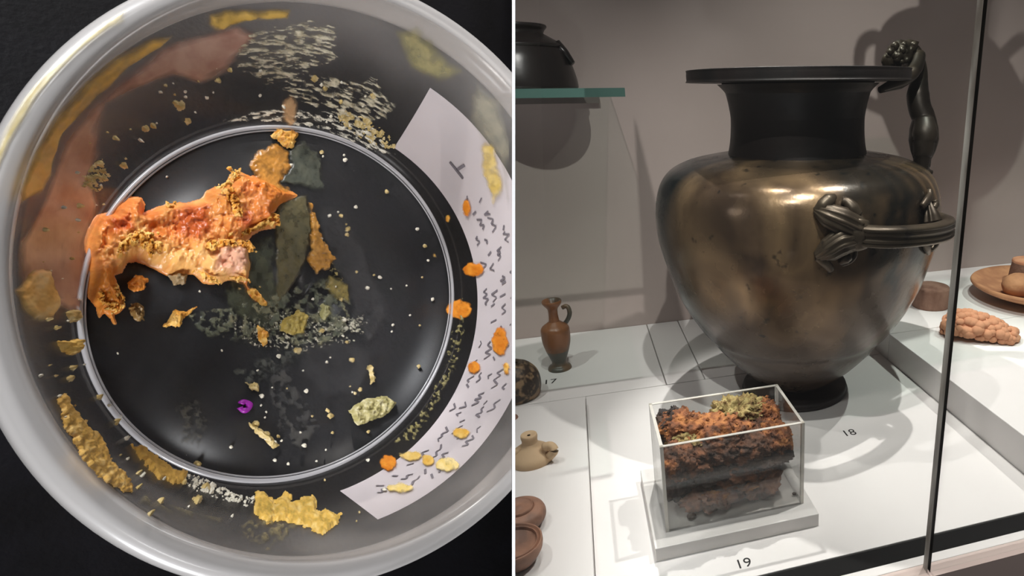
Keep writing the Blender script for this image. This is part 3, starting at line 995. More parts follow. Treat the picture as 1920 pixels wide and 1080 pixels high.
clump('dark_core', 1360, 850, by0 + .050, 115, 40, .020, M_DARKR, 18, .25)
# knobbly grains over the crust, one part
gr_v, gr_f = [], []
rnd = random.Random(5)
tops = [o for o in lump.children if o.type == 'MESH' and 'crust' in o.name]
mats_by = {}
for o in tops:
    me = o.data
    n_ = len(me.vertices)
    for _ in range(260):
        v = me.vertices[rnd.randrange(n_)]
        if v.normal.z < -.2 and v.normal.y > .3: continue
        s = rnd.choice((rnd.uniform(.0006, .0014), rnd.uniform(.0008, .0024)))
        c = v.co + v.normal * s * .3
        if not (ix0 < c.x < ix1 and by0 + th + .002 < c.y < by1 - th - .002): continue
        mats_by.setdefault(o.data.materials[0].name, []).append((c.copy(), s))
for mn, lst in mats_by.items():
    vv, ff = [], []
    for c, s in lst:
        b0_ = len(vv)
        for d in ((1, 0, 0), (-1, 0, 0), (0, 1, 0), (0, -1, 0), (0, 0, 1), (0, 0, -1)):
            vv.append(c + Vector(d) * s * rnd.uniform(.6, 1.3))
        for t in ((0, 2, 4), (2, 1, 4), (1, 3, 4), (3, 0, 4), (2, 0, 5), (1, 2, 5), (3, 1, 5), (0, 3, 5)):
            ff.append(tuple(b0_ + i for i in t))
    o = add('crust_grain', vv, ff, bpy.data.materials[mn], lump, smooth=False)
    o['kind'] = 'stuff'
for (u, v, s, lab) in ((1296, 969, .0036, 'dark crumb lying at the front left of the acrylic box floor'), (1489, 925, .0018, 'tiny dark crumb lying at the right of the acrylic box floor')):
    c = on(u, v, PZ + .0032)
    if c[1] < by0 + th + .004: c[1] = by0 + th + .004
    tag(link('dark_crumb', blob_mesh((c[0], c[1], PZ + .0015 + s * .75), (s * 1.2, s, s * .75), 3, .4, 2, int(u)), M_DARKR), lab, 'crumb')


# printed numbers on the deck
def number(txt, u, v, size, rot=0.0):
    cu = bpy.data.curves.new('number', 'FONT')
    cu.body = txt
    cu.size = size
    cu.align_x = 'CENTER'; cu.align_y = 'CENTER'
    cu.extrude = .00005
    o = bpy.data.objects.new('printed_number', cu)
    COL.objects.link(o)
    c = on(u, v, 0.0)
    o.location = (c[0], c[1], .0002)
    o.rotation_euler = (0, 0, rot)
    cu.materials.append(M_INK)
    o.parent = deck
    return o


number('17', 1031, 716, .021)
number('18', 1592, 812, .019)
number('19', 1394, 1057, .016)


# ------------------------------------------------------------------ the plastic pot on the black board
M_PBASE = clear_mat('pot_base', (.95, .95, .95), milk=(.55, .56, .6), milk_amt=.018, gloss_rough=.32, gloss_gain=.45)
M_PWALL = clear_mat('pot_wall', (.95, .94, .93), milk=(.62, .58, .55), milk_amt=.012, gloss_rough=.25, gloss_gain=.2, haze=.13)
M_PRIM = clear_mat('pot_rim', (.9, .89, .88), milk=(.74, .71, .69), milk_amt=.46, gloss_rough=.22, gloss_gain=.9)
M_PRING = clear_mat('pot_base_ring', (.9, .9, .9), milk=(.6, .59, .61), milk_amt=.55, gloss_rough=.12)
pot = empty('plastic_pot', BASE_C, 'round clear plastic pot seen from above on a black surface, smeared inside with residue', 'pot')


def pot_lathe(name, prof, mat, n=160, closed=True, parent=pot):
    vv, ff = lathe_vf(prof, n, 0, 0, closed=closed)
    vv = [loc2w(*v) for v in vv]
    me = mesh(vv, ff)
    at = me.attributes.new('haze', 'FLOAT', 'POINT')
    hz = np.repeat([min(max((h - .012) / (POT_D - .02), 0), 1) ** 1.8 for r, h in prof], n)  # grows with height, paints in the reflections near the mouth
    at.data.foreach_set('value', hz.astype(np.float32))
    return link(name, cut(me), mat, parent)


pot_lathe('base', [(1e-5, 0.0), (RB_ * .5, 0), (RB_, 0), (RB_, -.001), (RB_ * .5, -.001), (1e-5, -.001)], M_PBASE)
ringp = [(RB_ + .0010 * math.cos(a), .0010 + .0010 * math.sin(a)) for a in np.linspace(0, 2 * math.pi, 10, endpoint=False)]
pot_lathe('base_ring', ringp, M_PRING)
ringp = [(RB_ - .0016 + .0004 * math.cos(a), .0004 + .0004 * math.sin(a)) for a in np.linspace(0, 2 * math.pi, 8, endpoint=False)]
pot_lathe('base_ring', ringp, M_PRING)
wt = .0008
hs = np.linspace(0, POT_D, 14)
wall_p = [(RB_ + SL * h, h) for h in hs] + [(RB_ + SL * h + wt, h) for h in hs[::-1]]
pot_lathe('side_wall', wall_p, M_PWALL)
hd = POT_D
rim_p = dense([(RW_ + wt, hd - .014), (RW_ - .0004, hd - .010), (RW_ - .0002, hd - .004), (RW_ + .0016, hd), (RW_ + .004, hd + .001), (RO_ - .0035, hd + .001), (RO_ - .0008, hd - .0006), (RO_, hd - .0035), (RO_ - .0006, hd - .006), (RO_ - .0022, hd - .0055), (RO_ - .003, hd - .0025), (RW_ + .004, hd - .0018), (RW_ + .0018, hd - .005), (RW_ + .0014, hd - .014)], 4)
pot_lathe('rim', rim_p, M_PRIM, 200)
# moulded step low on the outside
stp = [(RB_ + SL * .006 + .0012 + .0005 * math.cos(a), .006 + .0006 * math.sin(a)) for a in np.linspace(0, 2 * math.pi, 8, endpoint=False)]
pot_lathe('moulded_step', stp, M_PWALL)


# ---- value noise
def vnoise(x, y, seed=0):
    xi, yi = np.floor(x).astype(np.int64), np.floor(y).astype(np.int64)
    xf, yf_ = x - xi, y - yi

    def hsh(a, b):
        n = (a * 374761393 + b * 668265263 + seed * 974634777) & 0x7fffffff
        n = ((n ^ (n >> 13)) * 1274126177) & 0x7fffffff
        return ((n ^ (n >> 16)) & 0xffff) / 65535.0
    sx, sy = xf * xf * (3 - 2 * xf), yf_ * yf_ * (3 - 2 * yf_)
    return (hsh(xi, yi) * (1 - sx) + hsh(xi + 1, yi) * sx) * (1 - sy) + (hsh(xi, yi + 1) * (1 - sx) + hsh(xi + 1, yi + 1) * sx) * sy


def fbm(x, y, seed=0, octs=4):
    s, a, t = 0, .5, 0
    for o in range(octs):
        s = s + a * vnoise(x * 2 ** o, y * 2 ** o, seed + o * 17); t += a; a *= .55
    return s / t


def sdf(poly, X, Y):
    """Signed distance to a polygon, positive inside."""
    p = np.array(poly, float)
    d = np.full(X.shape, 1e9); ins = np.zeros(X.shape, bool)
    for i in range(len(p)):
        a, b = p[i], p[(i + 1) % len(p)]
        e = b - a
        wx, wy = X - a[0], Y - a[1]
        t = np.clip((wx * e[0] + wy * e[1]) / (e @ e + 1e-9), 0, 1)
        d = np.minimum(d, np.hypot(wx - e[0] * t, wy - e[1] * t))
        if a[1] != b[1]:
            c = ((a[1] > Y) != (b[1] > Y)) & (X < (b[0] - a[0]) * (Y - a[1]) / (b[1] - a[1]) + a[0])
            ins ^= c
    return np.where(ins, d, -d)


O_L = w2loc(CAM_P)


def pot_hit(U, V, surf):
    """Where sight lines meet the pot floor or its inner wall: local points and inward normals."""
    dl = np.stack([(U - CX) / F_PX, (V - CY) / F_PX, np.ones_like(U)], -1) @ CAM_R
    d = np.stack([(dl @ EX) / KX, dl @ EY, dl @ EN], -1)
    t = -O_L[2] / d[..., 2]
    if surf in ('base', 'rim'):
        if surf == 'rim': t = (POT_D + .0014 - O_L[2]) / d[..., 2]
        p = O_L + d * t[..., None]
        n = np.zeros_like(p); n[..., 2] = 1
        return p, n
    R0_ = RB_ + SL * O_L[2]
    A = d[..., 0] ** 2 + d[..., 1] ** 2 - (SL * d[..., 2]) ** 2
    B = 2 * (O_L[0] * d[..., 0] + O_L[1] * d[..., 1] - R0_ * SL * d[..., 2])
    C = O_L[0] ** 2 + O_L[1] ** 2 - R0_ ** 2
    D_ = np.sqrt(np.maximum(B * B - 4 * A * C, 0))
    ta = (-B + D_) / (2 * A); tb = (-B - D_) / (2 * A)
    ha, hb = O_L[2] + ta * d[..., 2], O_L[2] + tb * d[..., 2]
    good = lambda h, tt: (h > -.03) & (h < POT_D + .03) & (tt > 0)
    tt = np.where(good(ha, ta), ta, np.where(good(hb, tb), tb, t))
    p = O_L + d * tt[..., None]
    low = p[..., 2] < 0
    p = np.where(low[..., None], O_L + d * t[..., None], p)
    rr = np.hypot(p[..., 0], p[..., 1])[..., None] + 1e-9
    n = np.concatenate([-p[..., :2] / rr, np.full_like(rr, SL)], -1)
    n /= np.linalg.norm(n, axis=-1, keepdims=True)
    n = np.where(low[..., None], np.array([0, 0, 1.0]), n)
    return p, n


PX_M = POT_Q / F_PX * 1.3      # metres per picture pixel at the pot floor


def residue(name, poly, surf, cols, seed=1, step=2.0, hmax=10.0, edge=10.0, namp=6.0, nsc=14.0, thr=None, streak=False,
            film=False, alpha=1.0, soft=6.0, lift=.6, mat=None, rough_h=1.0, csc=None, parent=None, pull=1.0, zones=()):
    p = np.array(poly, float)
    if pull != 1.0: p = (p - [516, 517]) * pull + [516, 517]
    pad = namp + 2
    us = np.arange(p[:, 0].min() - pad, min(p[:, 0].max() + pad, 958), step)
    vs = np.arange(p[:, 1].min() - pad, p[:, 1].max() + pad, step)
    U, V = np.meshgrid(us, vs)
    if streak:
        an = np.arctan2(V - 560, U - 505) * 420; rd = np.hypot(V - 560, U - 505)
        NX, NY = an / (nsc * 4.0), rd / nsc
    else:
        NX, NY = U / nsc, V / nsc
    f = sdf(p, U, V) + (fbm(NX, NY, seed) - .5) * 2.2 * namp
    if thr is not None:
        f = np.minimum(f, (fbm(NX * 1.7, NY * 1.7, seed + 50, 5) - thr) * 3.0 * nsc)
    hgt = np.clip(f / edge, 0, 1); hgt = hgt * hgt * (3 - 2 * hgt)
    relief = .4 + .9 * fbm(U / (nsc * .9), V / (nsc * .9), seed + 9, 3) * rough_h + .12 * (fbm(U / 6.0, V / 6.0, seed + 31, 2) - .5) * rough_h
    H = np.where(f > 0, hgt * relief * hmax, 0) + lift
    P, Nn = pot_hit(U, V, surf)
    Pl = P + Nn * (H * PX_M)[..., None]
    Pw = BASE_C + Pl[..., 0:1] * KX * EX + Pl[..., 1:2] * EY + Pl[..., 2:3] * EN
    ok = f > 0
    cell = (ok[:-1, :-1].astype(int) + ok[1:, :-1] + ok[:-1, 1:] + ok[1:, 1:]) >= 2
    if not cell.any(): return None
    used = np.zeros(U.shape, bool)
    used[:-1, :-1] |= cell; used[1:, :-1] |= cell; used[:-1, 1:] |= cell; used[1:, 1:] |= cell
    idx = np.full(U.shape, -1); idx[used] = np.arange(used.sum())
    r_, c_ = np.nonzero(cell)
    faces = np.stack([idx[r_, c_], idx[r_ + 1, c_], idx[r_ + 1, c_ + 1], idx[r_, c_ + 1]], -1).tolist()
    me = bpy.data.meshes.new(name)
    me.from_pydata(Pw[used].tolist(), [], faces)
    me.update()
    cs = csc or nsc
    cn = np.clip((fbm(U / cs, V / cs, seed + 77, 4) - .25) / .5, 0, .9999) * (len(cols) - 1)
    ci = cn.astype(int); cf = (cn - ci)[..., None]
    L = np.array([s2l(c) for c in cols] + [s2l(cols[-1])])
    Cc = L[ci] * (1 - cf) + L[ci + 1] * cf
    for zp_, zc_, zs_ in zones:
        w_ = np.clip((sdf(zp_, U, V) + (fbm(U / 9, V / 9, seed + 123) - .5) * 14) / zs_ + .5, 0, 1)[..., None]
        Cc = Cc * (1 - w_) + np.array(s2l(zc_)) * w_
    Al = np.clip(f / soft, 0, 1) * alpha * (np.clip(.3 + 1.3 * fbm(NX * 1.3, NY * 1.3, seed + 5), 0, 1) if film else 1)
    rgba = np.concatenate([Cc, Al[..., None]], -1)[used]
    at = me.color_attributes.new('Col', 'FLOAT_COLOR', 'POINT')
    at.data.foreach_set('color', rgba.astype(np.float32).ravel())
    return link(name, me, mat or (M_FILM if film else M_RES), parent)


M_RES = col_mat('yellow_residue', .42, bump=.35, bscale=700)
M_WAX = col_mat('waxy_orange', .33, sss=.25, bump=.25, bscale=450)
M_FILM = col_mat('thin_film', .35, bump=.1, bscale=300, film=True)


def c5(pts, ox=140, oy=220, k=2.7):
    return [(ox + x / k, oy + y / k) for x, y in pts]


def c2(pts, ox=0, oy=0):
    return [(ox + x / 2, oy + y / 2) for x, y in pts]


ORG = [(196, 100, 46), (220, 128, 64), (228, 146, 76), (230, 160, 90), (238, 188, 130)]
YEL = [(196, 128, 44), (222, 158, 62), (236, 184, 92), (240, 200, 120)]
PAL = [(160, 140, 88), (196, 172, 112), (214, 196, 150)]
WHT = [(196, 192, 178), (222, 216, 198), (236, 230, 214)]
OLV = [(84, 80, 56), (112, 104, 70), (140, 126, 80)]
GRY = [(70, 72, 66), (92, 92, 84), (112, 110, 100)]

# films lying on the pot floor
fl = residue('residue_or_glare', c5([(380, 170), (470, 110), (540, 210), (560, 360), (520, 372), (430, 352), (340, 330), (385, 250)], 400), 'base', [(66, 70, 62), (84, 86, 74)], 3, 1.5, 2, 6, 7, 12, film=True, alpha=.95)
tag(fl, 'grey-green translucent film above the orange lump on the pot floor', 'film')
fl = residue('residue_or_glare', c5([(330, 430), (480, 385), (500, 560), (470, 740), (400, 850), (310, 1000), (312, 600), (300, 490)], 400), 'base', [(78, 74, 52), (96, 88, 60)], 4, 1.5, 2, 6, 4, 12, film=True, alpha=1.05)
tag(fl, 'olive translucent film right of the orange lump', 'film')
fl = residue('residue_or_glare', [(350, 590), (420, 575), (470, 560), (540, 540), (620, 520), (660, 560), (655, 620), (600, 650), (520, 640), (440, 640), (380, 625)], 'base', [(92, 98, 84), (120, 122, 100), (150, 146, 116)], 5, 2, 2, 8, 10, 15, thr=.46, film=True, alpha=.75)
tag(fl, 'whitish green wet film below the olive film', 'film')
fl = residue('residue_or_glare', [(330, 760), (370, 745), (390, 790), (370, 840), (340, 830)], 'base', [(86, 86, 82), (110, 106, 94)], 6, 2, 1, 6, 8, 10, thr=.45, film=True, alpha=.6)
tag(fl, 'faint grey patch on lower left of the pot floor', 'film')
fl = residue('residue_or_glare', [(500, 700), (540, 690), (565, 740), (600, 800), (570, 850), (520, 820)], 'base', [(78, 78, 78), (96, 94, 90)], 16, 2, 1, 8, 8, 18, thr=.42, film=True, alpha=.5)
tag(fl, 'faint grey smear on lower middle of the pot floor', 'film')
fl = residue('residue_or_glare', c5([(220, 160), (320, 140), (380, 170), (390, 250), (345, 330), (420, 390), (350, 425), (270, 380), (190, 285), (185, 220), (215, 195)], 400), 'base', [(150, 104, 44), (190, 132, 56), (214, 150, 66)], 7, 1.5, 3, 10, 8, 12, film=True, alpha=1.1)
tag(fl, 'amber film joining the orange lump to the bright yellow chunk', 'film')
fl = residue('residue_or_glare', c5([(480, 430), (500, 440), (550, 600), (615, 715), (580, 770), (520, 790), (470, 740), (490, 660), (490, 560)], 400), 'base', [(150, 104, 40), (190, 134, 56), (208, 156, 84)], 8, 1.25, 5, 6, 6, 9, film=True, alpha=1.3)
tag(fl, 'narrow amber strip along right edge of the olive film', 'film')
fl = residue('residue_or_glare', c5([(580, 790), (690, 850), (690, 940), (620, 930), (560, 860)], 400), 'base', [(110, 102, 62), (150, 132, 74)], 9, 1.5, 4, 5, 4, 10, film=True, alpha=.85)
tag(fl, 'small olive yellow film at lower end of amber strip', 'film')

for pl, cs, sd, kw, lab in (
        ([(590, 375), (640, 395), (690, 470), (735, 600), (690, 640), (640, 560), (605, 470)], [(66, 66, 68), (80, 79, 80)], 41, dict(alpha=.55, soft=14, namp=12, nsc=30), 'large faint grey patch on right half of the pot floor'),  # thin neutral grey patch over the floor's right half
        ([(440, 470), (510, 440), (520, 560), (500, 620), (450, 600), (420, 560)], [(62, 66, 54), (84, 86, 66)], 42, dict(alpha=.8, soft=8, namp=10, nsc=14), 'dark green wet film between the orange lump and the olive film'),
        ([(560, 640), (640, 630), (700, 660), (690, 740), (600, 750), (560, 700)], [(66, 66, 68), (76, 75, 76)], 43, dict(alpha=.5, soft=16, namp=12, nsc=30), 'faint grey painted reflection right of the purple ring'),  # reflection on the pot floor, painted as a grey patch
        ([(430, 600), (520, 585), (600, 590), (690, 598), (670, 640), (560, 660), (470, 650)], [(150, 150, 130), (190, 186, 166), (214, 208, 190)], 44, dict(alpha=1.0, soft=3, namp=10, nsc=7, thr=.53), 'broken whitish flecks of film below the olive film'),
        ([(610, 610), (680, 590), (700, 606), (640, 626)], [(190, 186, 166), (214, 208, 190)], 45, dict(alpha=1.0, soft=3, namp=6, nsc=5, thr=.5), 'short row of white flecks right of the olive yellow blob'),
        ([(585, 420), (610, 460), (640, 520), (655, 540), (625, 520), (600, 470)], [(150, 136, 86), (184, 166, 104)], 46, dict(alpha=1.0, soft=3, namp=6, nsc=6, thr=.5), 'olive flecks along the outer side of the amber strip'),
        ([(440, 700), (560, 640), (580, 660), (470, 730)], [(76, 80, 78), (104, 106, 98)], 47, dict(alpha=.6, soft=8, namp=12, nsc=12, thr=.44), 'cloudy grey film above the purple ring')):
    fl = residue('residue_or_glare', pl, 'base', cs, sd, 2 if kw['nsc'] > 8 else 1.25, 1.0, 6, film=True, **kw)
    if fl: tag(fl, lab, 'film')
# the main orange lump
lump_poly = c5([(60, 560), (110, 495), (190, 470), (230, 430), (270, 402), (340, 405), (352, 440), (350, 480), (400, 455), (460, 435), (560, 432), (640, 410), (660, 370), (760, 340), (775, 295), (830, 270), (890, 300), (960, 310), (1030, 345), (1125, 395), (1060, 430), (1020, 460), (1000, 490), (1030, 530), (1020, 560), (960, 570), (900, 595), (860, 640), (880, 680), (895, 760), (880, 850), (930, 930), (920, 950), (880, 910), (850, 850), (780, 830), (680, 850), (640, 840), (600, 800), (520, 790), (470, 800), (380, 760), (310, 735), (270, 745), (240, 790), (200, 800), (215, 850), (240, 910), (260, 960), (230, 990), (200, 1000), (215, 1050), (195, 1050), (180, 1020), (150, 990), (125, 1010), (110, 970), (75, 920), (60, 880), (65, 760), (50, 680), (55, 600)])
lump_zones = (
    (c5([(300, 560), (390, 600), (380, 640), (470, 660), (600, 690), (640, 790), (520, 790), (380, 760), (300, 700), (230, 790), (170, 720), (230, 620)]), (236, 180, 108), 16),
    (c5([(620, 650), (760, 630), (870, 660), (890, 780), (830, 830), (700, 845), (610, 800), (560, 740)]), (236, 182, 114), 16),
    (c5([(700, 670), (840, 670), (860, 760), (790, 800), (690, 780)]), (234, 180, 150), 14),
    (c5([(60, 780), (200, 790), (250, 960), (200, 1050), (100, 980)]), (220, 140, 58), 14),
    (c5([(480, 510), (560, 450), (650, 470), (670, 580), (600, 640), (500, 610)]), (196, 96, 44), 18),
    (c5([(800, 540), (850, 480), (890, 560), (830, 590)]), (190, 92, 46), 10),
    (c5([(150, 545), (250, 520), (280, 590), (160, 610)]), (190, 88, 36), 12),
    (c5([(690, 390), (760, 340), (840, 440), (820, 520), (700, 520)]), (222, 148, 76), 14),
    (c5([(860, 300), (1000, 340), (1120, 395), (1000, 470), (900, 400)]), (214, 128, 52), 14),
)
lo = residue('orange_lump', lump_poly, 'base', ORG[1:4], 11, 1.25, 26, 24, 4, 24, csc=40, mat=M_WAX, rough_h=.9, zones=lump_zones)
tag(lo, 'large orange and yellow waxy lump across the pot floor', 'lump')
# crumbly yellow crust along the lump's lower edge and top: parts of the lump
for i, pl in enumerate(([(300, 590), (390, 610), (380, 640), (440, 690), (360, 730), (300, 660), (240, 700), (200, 740), (190, 690), (240, 640)],
                        [(640, 650), (760, 635), (860, 660), (880, 700), (800, 670), (700, 690), (620, 690)],
                        [(560, 790), (640, 800), (700, 830), (830, 810), (880, 850), (780, 830), (680, 850), (600, 810)],
                        [(690, 385), (760, 350), (800, 430), (820, 520), (780, 530), (750, 450)],
                        [(450, 450), (500, 440), (480, 490), (440, 530)],
                        [(110, 900), (200, 860), (235, 930), (240, 980), (180, 1000), (120, 960)],
                        [(950, 500), (1020, 510), (1020, 555), (960, 560), (900, 590), (860, 620), (740, 620), (760, 590), (880, 570)],
                        [(915, 440), (950, 440), (945, 475), (920, 465)], [(760, 270), (800, 265), (870, 340), (820, 350), (770, 320)])):
    residue('yellow_crust', c5(pl), 'base', YEL, 21 + i, 1.25, 8, 6, 9, 8, thr=.36, lift=(24, 24, 14, 24, 18, 14, 14, 22, 12)[i], csc=8, mat=M_RES, parent=lo)

# separate pieces on the pot floor
pieces = [
    (c5([(290, 95), (320, 60), (410, 70), (440, 85), (410, 120), (405, 150), (370, 160), (330, 120)], 400), YEL, 'bright yellow chunk at the top of the pot floor'),
    (c5([(450, 1060), (500, 970), (560, 985), (620, 960), (590, 990), (560, 1010), (530, 1060)]), YEL, 'bright yellow sliver below the orange lump'),
    (c5([(265, 840), (310, 800), (380, 820), (340, 880), (290, 885)]), [(206, 120, 40), (226, 152, 60)], 'small orange chunk in the gap under the lump'),
    (c5([(265, 960), (310, 935), (350, 960), (350, 1030), (300, 1030)]), [(120, 92, 52), (150, 118, 66)], 'tan blob beside the lump lower left end'),
    (c5([(470, 800), (520, 780), (570, 800), (560, 840), (500, 850)]), [(140, 120, 90), (160, 136, 100)], 'beige blob at the lower edge of the lump'),
    (c2([(250, 130), (320, 80), (355, 110), (340, 170), (290, 180), (250, 160)], 400, 540), [(150, 132, 66), (184, 162, 86)], 'olive yellow blob below the olive film'),
    (c2([(165, 140), (205, 170), (205, 210), (185, 220), (165, 180)], 400, 540), YEL, 'yellow finger shaped crumb under the olive film'),
    (c2([(120, 10), (155, 0), (200, 50), (210, 75), (180, 70), (140, 40)], 400, 540), YEL, 'yellow curl at foot of the olive film'),
    (c2([(505, 460), (560, 420), (650, 405), (690, 430), (640, 480), (540, 515)], 400, 540), [(128, 122, 78), (168, 158, 104), (196, 188, 150)], 'pale olive tuft at lower right of the pot floor'),
    (c2([(120, 355), (165, 360), (170, 385), (140, 385)], 400, 540), PAL, 'cream crumb just above the purple ring'),
    (c2([(130, 500), (200, 545), (245, 590), (225, 600), (180, 560), (135, 520)], 400, 540), PAL, 'thin cream streak below the purple ring'),
    (c2([(405, 60), (440, 60), (440, 100), (410, 125), (395, 95)], 400, 540), [(140, 136, 84), (170, 164, 120)], 'olive crumb right of the olive yellow blob'),
    (c2([(570, 290), (600, 290), (605, 350), (590, 360), (580, 310)], 400, 540), PAL, 'pale crumb in the right half of the pot floor'),
]
for i, (pl, cs, lab) in enumerate(pieces):
    o = residue('residue_chunk', pl, 'base', cs, 60 + i, 1.25, 9, 6, 4, 7, csc=8)
    if o: tag(o, lab, 'chunk')
# purple ring
pr = []
for a in np.linspace(-2.6, 2.9, 20):
    U, V = np.array([457 + 9 * math.cos(a)]), np.array([762 + 8 * math.sin(a)])
    p_, n_ = pot_hit(U, V, 'base')
    pr.append(loc2w(*(p_[0] + n_[0] * .0012)))
tag(add('purple_ring', *tube_vf(pr, [.0011 + .0002 * math.sin(i) for i in range(20)], 8), plain('purple_plastic', (150, 30, 160), .4)), 'tiny purple ring lying on the dark pot floor', 'ring')

